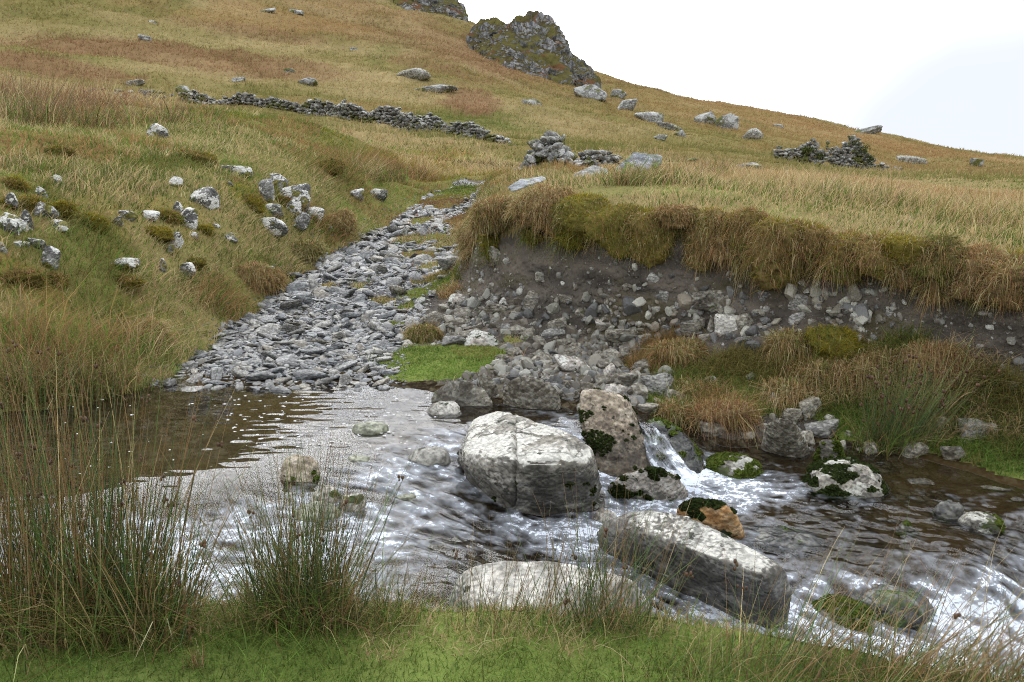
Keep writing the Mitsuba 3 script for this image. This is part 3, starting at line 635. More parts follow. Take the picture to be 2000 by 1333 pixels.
BOULDERS = [
    ('rock_boulder', 6, 22, .022, 1, 'largest grey boulder in the stream, pale flat top split by a crack',
     Z((925, 806, .10), (990, 801, .20), (1060, 815, .24), (1120, 848, .26), (1160, 875, .20), (1172, 920, .06), (1184, 990, -.28), (1180, 1008, -.36), (1090, 1010, -.36), (1010, 1006, -.30), (940, 975, -.24), (890, 925, -.10), (888, 900, .03), (905, 880, .10), (1000, 905, .16), (1080, 890, .20), (1150, 905, .16))),
    ('rock_tan', 5, 20, .03, 2, 'tall brown boulder leaning behind the largest boulder, dotted with black moss',
     Y((1122, 768, 6.45), (1150, 750, 6.5), (1195, 752, 6.5), (1222, 768, 6.5), (1247, 830, 6.42), (1276, 902, 6.25), (1250, 918, 6.12), (1172, 918, 6.1), (1150, 870, 6.25), (1132, 820, 6.35), (1160, 760, 6.9), (1240, 800, 6.95), (1280, 880, 6.9), (1180, 880, 6.9))),
    ('rock_wet', 5, 14, .03, 3, 'dark wet rock under the small waterfall right of the leaning brown boulder',
     Y((1248, 828, 6.6), (1290, 816, 6.65), (1335, 845, 6.6), (1372, 898, 6.5), (1386, 925, 6.4), (1335, 935, 6.3), (1290, 905, 6.3), (1262, 860, 6.4), (1300, 830, 7.1), (1380, 900, 7.0), (1250, 850, 7.0))),
    ('rock_spotted', 4, 14, .025, 4, 'low rounded rock with black moss spots in front of the leaning brown boulder',
     Z((1183, 935, -.18), (1230, 913, -.06), (1290, 909, -.06), (1335, 930, -.14), (1348, 962, -.30), (1270, 975, -.31), (1195, 972, -.30))),
    ('rock_orange', 4, 12, .03, 5, 'orange brown rounded rock with dark moss in midstream',
     Z((1318, 990, -.18), (1350, 965, -.08), (1410, 965, -.06), (1448, 998, -.14), (1463, 1040, -.36), (1400, 1036, -.36), (1330, 1008, -.30))),
    ('rock_boulder', 6, 16, .018, 6, 'long grey boulder with smooth pale back sloping to the right in the near stream',
     Z((1150, 1040, -.20), (1185, 1000, -.05), (1235, 983, .02), (1350, 1005, .04), (1440, 1042, .02), (1525, 1085, -.02), (1552, 1150, -.20), (1546, 1205, -.48), (1450, 1195, -.50), (1300, 1120, -.42), (1200, 1075, -.34), (1300, 1050, -.02), (1420, 1095, -.02), (1500, 1125, -.04))),
    ('rock_pale', 5, 18, .012, 7, 'flat cream coloured slab at the edge of the near grassy bank',
     Z((865, 1145, -.06), (912, 1095, .06), (1080, 1093, .08), (1235, 1114, .06), (1300, 1168, -.06), (1270, 1215, -.2), (1060, 1200, .02), (920, 1180, -.02), (1000, 1225, -.08))),
    ('rock_green', 4, 8, .03, 8, 'small smooth greenish dome breaking the surface of the pool', LR(672, 762, 824, 850, 0)),
    ('rock_tan', 4, 9, .04, 9, 'small brown rock standing alone in the middle of the pool', LR(536, 624, 889, 937, 0, .9)),
    ('rock_green', 4, 10, .03, 10, 'flat green tinted rock awash below the small brown pool rock', LR(548, 664, 985, 1018, -.06)),
    ('rock_mossy', 4, 10, .03, 11, 'small flat mossy stone just above the flat green rock', LR(598, 664, 953, 982, -.04)),
    ('rock_mossy', 4, 10, .03, 12, 'dark green stone right of the flat green rock in the riffle', LR(652, 716, 962, 992, -.05)),
    ('rock_pale', 4, 10, .03, 13, 'low pale rock washed by water left of the largest boulder', LR(786, 884, 872, 904, -.05)),
    ('rock_green', 4, 10, .03, 14, 'wave covered bump of rock between pool dome and low pale rock', LR(672, 726, 889, 902, -.02)),
    ('rock_mossy', 4, 12, .04, 15, 'low mossy rock beside the dark pool at the foot of the waterfall', LR(1374, 1504, 887, 932, -.31)),
    ('rock_mossy', 4, 12, .035, 16, 'broad mossy boulder with grey crown at the edge of the right hand stream', LR(1578, 1772, 906, 973, -.34)),
    ('rock_bank', 4, 12, .03, 17, 'oval grey boulder at the waterline below the green lawn',
     Z((837, 768, .08), (865, 742, .20), (915, 741, .24), (960, 760, .14), (970, 790, .02), (930, 803, -.04), (870, 798, -.02))),
    ('rock_bank', 4, 12, .035, 18, 'small upright brown stone wedged between two waterline boulders',
     Z((930, 735, .20), (945, 722, .30), (968, 738, .22), (978, 775, .02), (955, 788, -.02), (935, 760, .08))),
    ('rock_bank', 4, 16, .025, 19, 'big angular grey boulder above the head of the waterfall channel',
     Z((975, 745, .22), (1000, 733, .30), (1050, 733, .30), (1090, 757, .20), (1107, 790, .02), (1080, 815, -.08), (1010, 810, -.08), (985, 780, .04))),
    ('rock_bank', 4, 18, .02, 20, 'pointed triangular stone standing at the right end of the green lawn',
     Y((1003, 735, 8.5), (1040, 690, 8.55), (1063, 678, 8.6), (1078, 690, 8.6), (1086, 748, 8.5), (1040, 755, 8.3), (1020, 745, 8.3), (1060, 690, 8.95), (1085, 740, 8.95), (1010, 730, 8.95))),
    ('rock_bank', 4, 16, .03, 21, 'grey block right behind the big angular waterline boulder',
     Y((1085, 760, 8.0), (1088, 730, 8.2), (1130, 724, 8.3), (1162, 745, 8.2), (1160, 780, 8.0), (1100, 800, 7.8))),
    ('rock_bank', 4, 16, .03, 22, 'rounded grey block high on the scree behind the pointed stone',
     Y((1090, 700, 9.0), (1110, 672, 9.2), (1135, 668, 9.3), (1150, 690, 9.2), (1148, 708, 9.0), (1110, 712, 8.9), (1120, 680, 9.6), (1145, 700, 9.6))),
    ('rock_bank', 4, 20, .02, 23, 'pyramid shaped grey boulder on the far shore of the dark pool',
     Z((1483, 855, -.24), (1500, 825, .0), (1522, 808, .12), (1545, 812, .12), (1570, 850, -.10), (1590, 888, -.32), (1540, 885, -.33), (1495, 872, -.32), (1560, 830, .0))),
    ('rock_mossy', 4, 10, .05, 24, 'dark moss covered boulder right of the pyramid shaped boulder',
     Z((1592, 890, -.3), (1600, 855, -.08), (1635, 850, -.05), (1650, 880, -.2), (1640, 898, -.33), (1610, 899, -.33))),
    ('rock_wet', 4, 10, .03, 25, 'dark rounded stone in the rippled water near the right edge', LR(1832, 1898, 977, 1014, -.38)),
    ('rock_mossy', 4, 10, .04, 26, 'pale stone with mossy ends right of the dark rounded stone', LR(1886, 1974, 1003, 1035, -.39)),
    ('rock_wet', 4, 14, .03, 27, 'flat dark ledge breaking the water beyond the long grey boulder', LR(1470, 1634, 1042, 1078, -.40)),
    ('rock_wet', 4, 12, .03, 28, 'smooth dark hump with water sheeting over it in the near right rapids', LR(1690, 1852, 1150, 1205, -.52)),
    ('rock_mossy', 4, 10, .05, 29, 'low mossy rock beside the right hand rapids near the grassy bank', LR(1580, 1746, 1178, 1238, -.55)),
    ('rock_pale', 4, 10, .03, 30, 'half sunk pale stone where pool water enters the waterfall channel', LR(826, 902, 782, 814, -.01)),
    ('rock_spotted', 4, 10, .03, 31, 'small spotted stone between the largest boulder and the long boulder', LR(1160, 1212, 994, 1024, -.32)),
    ('rock_green', 4, 10, .03, 32, 'green algae covered stone under the riffle below the largest boulder', LR(765, 815, 962, 975, -.10)),
    ('rock_mossy', 4, 10, .05, 33, 'tiny mossy stone in the rippled water left of the dark rounded stone', LR(1758, 1792, 1020, 1042, -.39)),
]
def moss_on(key, v, f, clusters, radius, zlo, zhi, col, seed):
    """small cushions of dark moss growing on a boulder"""
    g = np.random.default_rng(seed + 400)
    tri = trimesh.Trimesh(v, f, process=False)
    P, fi = trimesh.sample.sample_surface(tri, 26000, seed=seed)
    N = tri.face_normals[fi]
    ok = (P[:, 2] > zlo) & (P[:, 2] < zhi) & (N[:, 2] > -.3) & ((N[:, 1] < .3) | (N[:, 2] > .5))
    P, N = P[ok], N[ok]
    vs, fs, cs, at_ = [], [], [], 0
    V = np.array([[1, 0, 0], [-1, 0, 0], [0, 1, 0], [0, -1, 0], [0, 0, 1], [0, 0, -1.0]])
    Fc = np.array([[0, 2, 4], [2, 1, 4], [1, 3, 4], [3, 0, 4], [2, 0, 5], [1, 2, 5], [3, 1, 5], [0, 3, 5]])
    for c in g.choice(len(P), clusters):
        r = radius * math.exp(g.normal(0, .5))
        near = np.nonzero((np.abs(P - P[c]) * [1, 1, 1.2]).sum(1) < r * (.35 + 1.3 * meshkit.fbm(P * 22, 2, seed)))[0]
        for k in near[:int(30 + 2300 * r)]:
            s = g.uniform(.007, .014)
            vs.append(V * s * [1.2, 1.2, .8] * (1 + .25 * g.normal(size=(len(V), 1))) + P[k] + N[k] * s * .1)
            fs.append(Fc + at_)
            cs.append(np.broadcast_to(np.array(col) * g.uniform(.4, 1.9), V.shape))
            at_ += len(V)
    scene[key + '__moss'] = mikit.ply((np.vstack(vs), np.vstack(fs)), 'moss_fibre', smooth=False, color=np.vstack(cs))
    labels[key + '__moss'] = {'kind': 'stuff'}


scene['moss_fibre'] = twosided({'type': 'diffuse', 'reflectance': VCOL})
DKM, GRM = (.016, .022, .007), (.045, .06, .012)
MOSSY = {1: (16, .03, -.4, .0, DKM), 9: (3, .03, -.1, .03, GRM), 33: (4, .06, -.5, 0, GRM), 2: (44, .035, -.4, .42, DKM), 4: (18, .045, -.4, .0, DKM), 5: (9, .06, -.4, 0, DKM), 15: (22, .07, -.4, 0, GRM), 16: (26, .07, -.4, .0, DKM), 24: (20, .07, -.4, .1, GRM), 26: (6, .06, -.5, -.2, GRM), 29: (20, .08, -.7, -.3, GRM), 3: (14, .05, -.4, .1, GRM)}
for mat, level, p, amp, seed, label, pts in BOULDERS:
    crack = None
    if seed == 1:
        a_, b_, c_ = az(1003, 812, .2), az(1006, 905, .15), az(1002, 1000, -.3)
        n_ = np.cross(b_ - a_, c_ - a_)
        n_ /= np.linalg.norm(n_)
        crack = (n_, n_ @ b_, .035, .010)
    k_ = key_for('boulder')
    v, f = hull_rock(sunk(pts), level, p, amp, seed, crack)
    add(k_, (v, f), mat, True, label, 'boulder')
    if seed in MOSSY:
        moss_on(k_, v, f, *MOSSY[seed], seed)

# stones that lie or are set in the ground: pixel of the centre, width and height in the photograph
def set_stone(key, px, py, w, h, mat, seed, level=3, depth=.8, sink=.22, lo=2.3, tilt=0.0, p=14, rough=.06):
    c = hit(px, py + h * .36, lo)
    Yc = c[1]
    s = Yc / F_PX
    v, f = stone_shape(seed, (w * s / 2 * 1.08, (w + h) / 2 * s * depth / 2, h * s / 2 * 1.25), level, 12, p, rough, .3)
    a = tilt if tilt else (seed * 37 % 17 - 8) * .03
    ca, sa = math.cos(a), math.sin(a)
    v = np.c_[v[:, 0] * ca - v[:, 2] * sa, v[:, 1], v[:, 0] * sa + v[:, 2] * ca]
    v = v + np.array([at(px, py, Yc)[0], Yc + (w + h) / 2 * s * depth * .18, at(px, py, Yc)[2] - h * s * .06])
    scene[key] = mikit.ply((v, f), mat, smooth=True)
    return c


LEFT = [  # pale stones of the tumbled wall on the left bank
    (305, 258, 36, 28, 'white stone alone high on the grassy left bank'), (105, 352, 30, 17, 'pale stone lying above the mossy stones at far left'), (343, 359, 28, 22, 'small white stone above the round grey stone on the left bank'),
    (462, 335, 64, 20, 'long flat pale stone high on the left bank'), (543, 356, 40, 32, 'rounded pale stone topping the cluster on the left bank'), (520, 378, 22, 46, 'narrow white edged stone below the topmost cluster stone'),
    (400, 388, 52, 36, 'round grey stone in the middle of the left bank'), (582, 391, 52, 46, 'big dark sided stone with white top in the left bank cluster'), (345, 415, 24, 36, 'white stone left of the upright white stone on the left bank'),
    (368, 430, 28, 40, 'upright white stone beside a yellow moss cushion'), (533, 412, 30, 28, 'bright white stone under the narrow stone of the cluster'), (573, 408, 26, 36, 'spotted stone below the big dark sided stone'),
    (610, 420, 40, 24, 'stone at the right end of the left bank cluster'), (532, 445, 60, 34, 'slanting grey stone with white spots under the cluster'), (582, 438, 28, 40, 'tall leaning stone right of the slanting spotted stone'),
    (247, 424, 32, 20, 'flat grey stone left of centre on the left bank'), (230, 434, 20, 18, 'small grey stone touching a flat grey stone'), (291, 424, 30, 22, 'dark flat stone under a mossy hump'),
    (21, 398, 26, 32, 'grey stone at the far left edge among moss'), (74, 413, 20, 30, 'narrow white stone in the mossy group at far left'), (95, 417, 26, 24, 'round white stone in the mossy group at far left'), (14, 440, 36, 44, 'largest grey stone at the far left edge'),
    (46, 436, 26, 40, 'tall white stone right of the largest far left stone'), (110, 440, 42, 20, 'flat white stone under the mossy group at far left'), (76, 376, 18, 20, 'small pale stone peeping from moss at far left'),
    (31, 479, 34, 18, 'low white stone in the bottom row at far left'), (66, 475, 42, 20, 'wide white stone in the bottom row at far left'), (95, 508, 28, 50, 'tall white stone half buried in moss at left'), (4, 486, 14, 24, 'white stone cut by the left edge of the picture'),
    (233, 517, 72, 26, 'long white stone crossing the lower left bank'), (257, 552, 26, 14, 'small white stone under the long white stone'), (343, 472, 22, 38, 'white and black upright stone in the lower left bank'), (330, 492, 14, 22, 'small white stone beside the white and black stone'),
    (317, 521, 12, 26, 'thin white stone edge right of the long white stone'), (363, 530, 30, 26, 'white stone with dark base low on the left bank'), (447, 464, 30, 18, 'flat white stone half hidden in grass mid bank'), (381, 463, 14, 14, 'tiny white stone below the upright white stone'),
    (695, 382, 26, 24, 'white stone beside the upper track at its left edge'), (736, 382, 36, 20, 'flat grey stone beside the upper track at its left edge'), (420, 443, 14, 12, 'tiny pale stone in grass between two groups'), (640, 445, 16, 14, 'tiny pale stone right of the cluster'),
    (520, 528, 26, 18, 'grey stone at the foot of the left bank near the track'), (448, 360, 16, 10, 'tiny pale stone under the long flat pale stone'),
]
for k, (px, py, w, h, lab) in enumerate(LEFT):
    key = key_for('lichen_stone')
    set_stone(key, px, py, w * 1.08, h * 1.08, 'rock_lichen', 100 + k, tilt=-.6 if 'slanting' in lab else 0.0)
    tag(key, lab, 'stone')

BANK = [  # stones in the eroded bank and at its foot
    (970, 502, 32, 40), (1058, 545, 28, 22), (1042, 589, 38, 46), (962, 559, 20, 16), (967, 586, 22, 20), (983, 591, 16, 18), (965, 608, 42, 28), (1074, 584, 20, 24), (1111, 586, 38, 18), (1135, 607, 24, 17), (1151, 622, 32, 19), (1186, 633, 40, 24), (1190, 592, 24, 38), (1198, 612, 24, 20),
    (1272, 547, 38, 44), (1305, 547, 17, 38), (1242, 577, 20, 20), (895, 586, 36, 26), (906, 614, 38, 24), (886, 636, 48, 28), (850, 624, 64, 30), (911, 657, 50, 20), (886, 666, 48, 22), (948, 666, 74, 32), (1011, 645, 42, 22), (1030, 657, 28, 24), (1056, 670, 28, 26), (1088, 635, 36, 26), (1081, 654, 46, 22),
    (1121, 717, 80, 28), (1198, 700, 58, 34), (1225, 657, 80, 34), (1225, 691, 28, 26), (1221, 745, 56, 30), (1288, 757, 62, 44), (1193, 726, 30, 28), (1175, 719, 24, 24), (1242, 771, 46, 38), (1265, 800, 50, 24), (1316, 777, 48, 26), (883, 515, 56, 26), (1200, 770, 40, 34), (1155, 765, 44, 30), (1180, 745, 34, 24), (1255, 718, 36, 26),
    (1398, 582, 84, 40), (1563, 595, 44, 34), (1493, 580, 28, 20), (1423, 633, 48, 38), (1454, 633, 34, 32), (1556, 626, 36, 25), (1477, 614, 20, 19), (1601, 609, 20, 25), (1761, 605, 30, 21), (1738, 612, 20, 15), (1727, 582, 28, 18), (1349, 642, 58, 32), (1393, 637, 20, 28), (1431, 659, 28, 15), (1503, 635, 18, 14), (1852, 640, 18, 14), (1833, 567, 24, 9), (1530, 573, 20, 12),
    (1330, 600, 24, 20), (1360, 560, 20, 18), (1380, 612, 20, 16), (1440, 570, 18, 14), (1465, 560, 16, 12), (1340, 575, 22, 18), (1410, 605, 18, 16), (1300, 580, 26, 20), (1320, 625, 30, 22), (1285, 610, 28, 22), (1260, 630, 30, 22), (1380, 660, 30, 18), (1460, 665, 26, 16), (1500, 605, 20, 14), (1590, 632, 20, 14), (1650, 600, 14, 10), (1690, 615, 14, 10), (1790, 628, 14, 10), (1625, 585, 12, 8),
    (1020, 560, 12, 10), (1100, 555, 12, 10), (1130, 560, 14, 10), (1150, 580, 14, 12), (1005, 615, 16, 12), (1100, 610, 14, 12), (1060, 615, 14, 10), (1120, 635, 18, 14), (940, 585, 14, 12), (930, 610, 18, 14), (1165, 655, 20, 16), (1140, 655, 22, 16), (985, 640, 20, 14), (1215, 605, 18, 16), (1225, 560, 16, 14), (1250, 545, 14, 10),
    (1000, 690, 30, 20), (1070, 700, 24, 20), (1150, 680, 24, 18), (1170, 695, 26, 20), (1100, 670, 30, 18), (1240, 740, 26, 22), (1210, 775, 30, 24), (1145, 795, 34, 22), (1180, 800, 30, 24), (1225, 800, 28, 20), (1130, 770, 24, 20), (1290, 790, 28, 18), (1165, 735, 22, 16), (980, 700, 26, 16), (1260, 745, 26, 20),
    (1393, 745, 28, 18), (1468, 738, 24, 22), (1585, 798, 48, 50), (1550, 812, 38, 32), (1517, 787, 30, 34), (1610, 843, 68, 34), (1622, 822, 28, 26), (1643, 874, 24, 28), (1703, 882, 30, 38), (1790, 882, 54, 38), (1869, 889, 52, 32), (1910, 840, 72, 40), (1890, 861, 30, 20), (1843, 833, 48, 34), (1391, 843, 62, 30), (1463, 855, 28, 18), (1575, 864, 38, 34), (1578, 884, 26, 20),
    (1935, 842, 36, 30), (1660, 850, 18, 14), (1680, 880, 16, 14), (1750, 700, 16, 12), (1300, 740, 24, 16), (1980, 760, 28, 40), (1330, 800, 20, 14), (1990, 985, 30, 14), (1730, 985, 20, 10), (1800, 960, 60, 14), (1720, 1030, 22, 12), (1745, 1032, 26, 16), (1720, 915, 18, 14), (1945, 965, 50, 14), (1660, 1005, 20, 12),
]
BANK_LAB = {1: 'small tan stone sitting in the soil high on the bare bank', 0: 'pale boulder under the left end of the overhanging turf', 2: 'pale kidney shaped stone standing out of the bare brown bank', 6: 'rounded pale stone left of the kidney shaped stone', 20: 'long slanting grey slab beside the stony track', 23: 'wide tan boulder at the back of the green lawn', 14: 'big upright pale stone under the dark turf overhang',
            15: 'thin upright pale stone beside the big upright stone under the turf', 40: 'grey slab on the right edge of the stony track', 45: 'large lumpy pale stone set in the eroded bank', 46: 'leaning pale stone right of the lumpy one in the bank', 31: 'flat mossy block at the foot of the bare bank', 34: 'angular grey block on the shore left of the rusty grass', 56: 'long pale block below the lumpy stone in the bank',
            48: 'large pale oval stone below the lumpy stone in the bank', 53: 'white stone alone in the dark soil at right', 22: 'low grey stone behind the lawn beside the wide tan boulder', 29: 'wide flat block behind the angular waterline boulder'}
MARKS = [((1042, 589), 'kidney shaped stone in the bare bank'), ((965, 608), 'rounded pale stone in the bare bank'), ((1398, 582), 'lumpy pale stone in the bank'), ((1272, 547), 'big upright stone under the turf'), ((1040, 710), 'pointed triangular stone'), ((870, 705), 'green lawn'), ((1121, 690), 'rounded block on the scree'),
         ((1225, 657), 'flat mossy block below the bank'), ((1288, 757), 'angular grey block on the shore'), ((1120, 770), 'big angular waterline boulder'), ((1530, 848), 'pyramid shaped boulder'), ((1740, 800), 'dark green far rush clump'), ((1563, 595), 'leaning pale stone in the bank'), ((1761, 605), 'white stone in the dark soil'),
         ((1850, 875), 'right end of the far shore'), ((1405, 815), 'rusty tussock on the pool shore'), ((1200, 790), 'head of the small waterfall'), ((1690, 1000), 'broad mossy boulder')]
for k, (px, py, w, h) in enumerate(BANK):
    base = az(px, py + h / 2, -.3)[1]
    lowmat = ['rock_bank', 'rock_bank', 'slate_2', 'rock_bank', 'slate_1', 'rock_spotted'][k % 6] if py > 640 or px < 1250 else ['rock_pale', 'rock_bank', 'slate_4', 'slate_1'][k % 4]
    key = key_for('bank_stone')
    set_stone(key, px, py, w, h, lowmat, 300 + k, 3, sink=.3, p=18, rough=.07)
    if k in BANK_LAB:
        tag(key, BANK_LAB[k], 'stone')
        continue
    look_ = {'rock_bank': 'grey brown', 'slate_2': 'brownish', 'slate_1': 'mid grey', 'rock_spotted': 'spotted', 'rock_pale': 'pale', 'slate_4': 'light grey'}[lowmat]
    form = 'flat' if w > 1.7 * h else 'upright' if h > 1.05 * w else 'blocky'
    big = 'large' if w * h > 1300 else 'small' if w * h < 420 else 'middling'
    (lx, ly), name_ = min(MARKS, key=lambda q: abs(q[0][0] - px) + 1.3 * abs(q[0][1] - py))
    dx, dy = px - lx, py - ly
    rel = ('right of' if dx > 0 else 'left of') if abs(dx) > 1.2 * abs(dy) else ('below' if dy > 0 else 'above')
    rel = 'just ' + rel if math.hypot(dx, dy) < 45 else rel
    tag(key, f'{big} {form} {look_} stone {rel} the {name_}', 'stone', f'{form} {look_} stones {rel} the {name_}')

HILL = [(850, 176, 88, 15, 'long flat pale slab lying on the hillside above the old wall'), (1385, 233, 46, 26, 'left one of a pair of large grey rocks on the right hillside'), (1424, 242, 46, 34, 'right one of a pair of large grey rocks on the right hillside'), (1152, 181, 56, 26, 'dark rock at the foot of the crag'),
        (1225, 208, 36, 22, 'grey rock below and right of the crag'), (1472, 264, 40, 22, 'moss capped dark rock near the pair of grey rocks'), (1692, 257, 54, 12, 'rock ledge on the right skyline'), (283, 75, 24, 11, 'grey rock high on the left hillside'), (566, 139, 22, 13, 'small grey rock on the red hillside above the wall'),
        (578, 24, 24, 10, 'pale rock near the top edge on the hill'), (1036, 199, 40, 16, 'slanting pale rock right of the red rush patch'), (800, 144, 66, 22, 'dark mossy hump of rock on the middle hillside'), (1275, 230, 60, 20, 'broken grey outcrop on the right hillside'), (1310, 250, 50, 14, 'low pale outcrop above the meadow'),
        (355, 176, 32, 22, 'large pale rock at the left end of the old wall'), (598, 160, 36, 14, 'flat rock just above the old wall'), (465, 157, 30, 10, 'pale flat rock above the left part of the old wall'), (260, 163, 40, 12, 'dark rock in a mossy hollow left above the wall'), (1330, 262, 24, 12, 'small grey rock on the right hillside'),
        (1210, 185, 30, 18, 'grey rock close right of the dark rock under the crag'), (1522, 247, 20, 10, 'mossy stone on the rusty right hillside'), (1290, 270, 26, 12, 'grey stone above the rubble in the meadow'), (1460, 326, 54, 14, 'flat pale rock in front of the ruined cottage'), (1350, 313, 30, 8, 'pale flat stone in the meadow right of the rubble'),
        (1780, 312, 52, 18, 'moss covered rubble mound right of the ruined cottage'), (1905, 320, 26, 16, 'grey rock in the meadow near the right edge'), (1380, 352, 30, 16, 'yellow mossy stone in the meadow'), (690, 96, 16, 6, 'tiny pale rock on the upper hillside'), (520, 22, 30, 8, 'grey rock by the top edge of the picture'), (300, 44, 18, 6, 'small pale rock on the upper left hillside')]
for k, (px, py, w, h, lab) in enumerate(HILL):
    key = key_for('hillside_rock')
    set_stone(key, px, py, w, h, 'rock_hill' if 'moss' not in lab else 'rock_mossy', 600 + k, 3, lo=16, p=20, rough=.12)
    tag(key, lab, 'rock')
add('tilted_slab', hull_rock(Y((1196, 334, 17.2), (1238, 298, 17.6), (1294, 303, 17.2), (1292, 326, 17), (1262, 356, 16.8), (1215, 362, 16.9), (1240, 300, 17.9), (1290, 308, 17.9), (1210, 350, 17.6)), 4, 40, .008, 3), 'rock_slab', True, 'dark blue grey slab tilted in the meadow with green moss patches', 'slab')
add('meadow_rock', hull_rock(Y((1118, 340, 16.4), (1160, 322, 16.8), (1190, 332, 16.5), (1196, 352, 16.2), (1120, 356, 16.0), (1160, 330, 17.4)), 4, 30, .02, 4), 'rock_hill', True, 'low pale rock left of the tilted slab in the meadow', 'rock')
add('track_rock', hull_rock(Y((988, 368, 14.0), (1015, 350, 14.5), (1068, 344, 14.8), (1072, 352, 14.4), (1030, 362, 14.0), (1000, 378, 13.7), (1030, 352, 15.2)), 4, 24, .02, 5), 'rock_slab', True, 'long pale bedrock edge beside the top of the track', 'rock')

# ------------------------------------------------------------------ the crags on the skyline
CRAGS = [('rocky_crag', 'grey crag with mossy green top standing on the skyline', [
            Y((962, 92, 158), (985, 62, 158), (1012, 40, 158), (1040, 31, 158), (1072, 40, 158), (1092, 72, 156), (1108, 100, 154), (1128, 150, 147), (1000, 150, 147), (950, 118, 151), (1040, 60, 174), (1090, 100, 174), (970, 100, 174)),
            Y((1085, 110, 152), (1112, 108, 152), (1140, 130, 150), (1162, 160, 147), (1150, 172, 142), (1080, 165, 142), (1120, 120, 170), (1160, 165, 165)),
            Y((920, 60, 165), (940, 44, 167), (965, 40, 167), (985, 60, 163), (970, 100, 156), (925, 100, 158), (950, 60, 184)),
            Y((1030, 110, 145), (1100, 120, 144), (1120, 160, 139), (1060, 168, 138), (990, 140, 139), (1060, 140, 156), (1000, 120, 151))]),
         ('dark_crag', 'dark rocky crag cut by the top edge of the picture', [
            Y((765, -6, 200), (800, -30, 202), (860, -22, 202), (895, 10, 198), (908, 38, 194), (860, 42, 190), (800, 20, 190), (850, -10, 225), (900, 30, 220)),
            Y((800, -20, 204), (830, -50, 208), (870, -30, 206), (890, 0, 200), (820, 10, 198), (850, -20, 225))])]


def crag_col(p, n, uv):
    f = mikit.fbm(p.x * .32, p.y * .32, p.z * .32, 4)
    g = mikit.fbm(p.x * 2.2, p.y * 2.2, p.z * .6, 4)
    rock = mikit.mix((.085, .088, .09), (.30, .305, .31), mikit.smoothstep(.3, .7, g))
    veg = mikit.mix((.060, .050, .025), (.115, .106, .038), mikit.smoothstep(.35, .65, f))
    veg = mikit.mix(veg, (.13, .065, .035), mikit.smoothstep(.58, .66, mikit.fbm(p.x * .4 + 5, p.y * .4, p.z * .4, 4)) * .8)
    return mikit.mix(rock, veg, mikit.smoothstep(.30, .52, n.z * .62 + (f - .3) * 1.3 + (g - .5) * .25))


scene['crag_rock'] = twosided({'type': 'bumpmap', 'arbitrary': mikit.proc(lambda p, n, uv: mikit.fbm(p.x * 1.5, p.y * 1.5, p.z * .7, 4), eps=.08), 'scale': .5, 'nested': {'type': 'diffuse', 'reflectance': mikit.proc(crag_col)}})
for name, lab, hulls in CRAGS:
    parts = []
    for k, pts in enumerate(hulls):
        v, f = hull_rock(sunk(pts, 4), 5, 14, .0, 40 + k)
        c = v.mean(0)
        d = (v - c) / np.linalg.norm(v - c, axis=1, keepdims=True)
        r1 = np.abs(meshkit.fbm(v * np.array([.45, .45, .16]), 4, 61 + k) - .5) * 2
        r2 = meshkit.fbm(v * np.array([1.3, 1.3, .5]), 3, 71 + k) - .5
        v = v + d * (1.5 - r1 * 4.2 + r2 * 1.6)[:, None] * .8
        parts.append(trimesh.Trimesh(v, f, process=False))
    add(name, trimesh.util.concatenate(parts), 'crag_rock', 35, lab, 'crag')


# ------------------------------------------------------------------ dry stone: every stone is a stone
def rot_z(a):
    return np.array([[math.cos(a), -math.sin(a), 0], [math.sin(a), math.cos(a), 0], [0, 0, 1]])


WALL_SHAPES = [stone_shape(900 + k, (.5, .5, .5), 1, 9, 10, .04, .2) for k in range(10)]
WALL_PLY = [mikit.ply(s, 'rock_wall', smooth=False) for s in WALL_SHAPES]


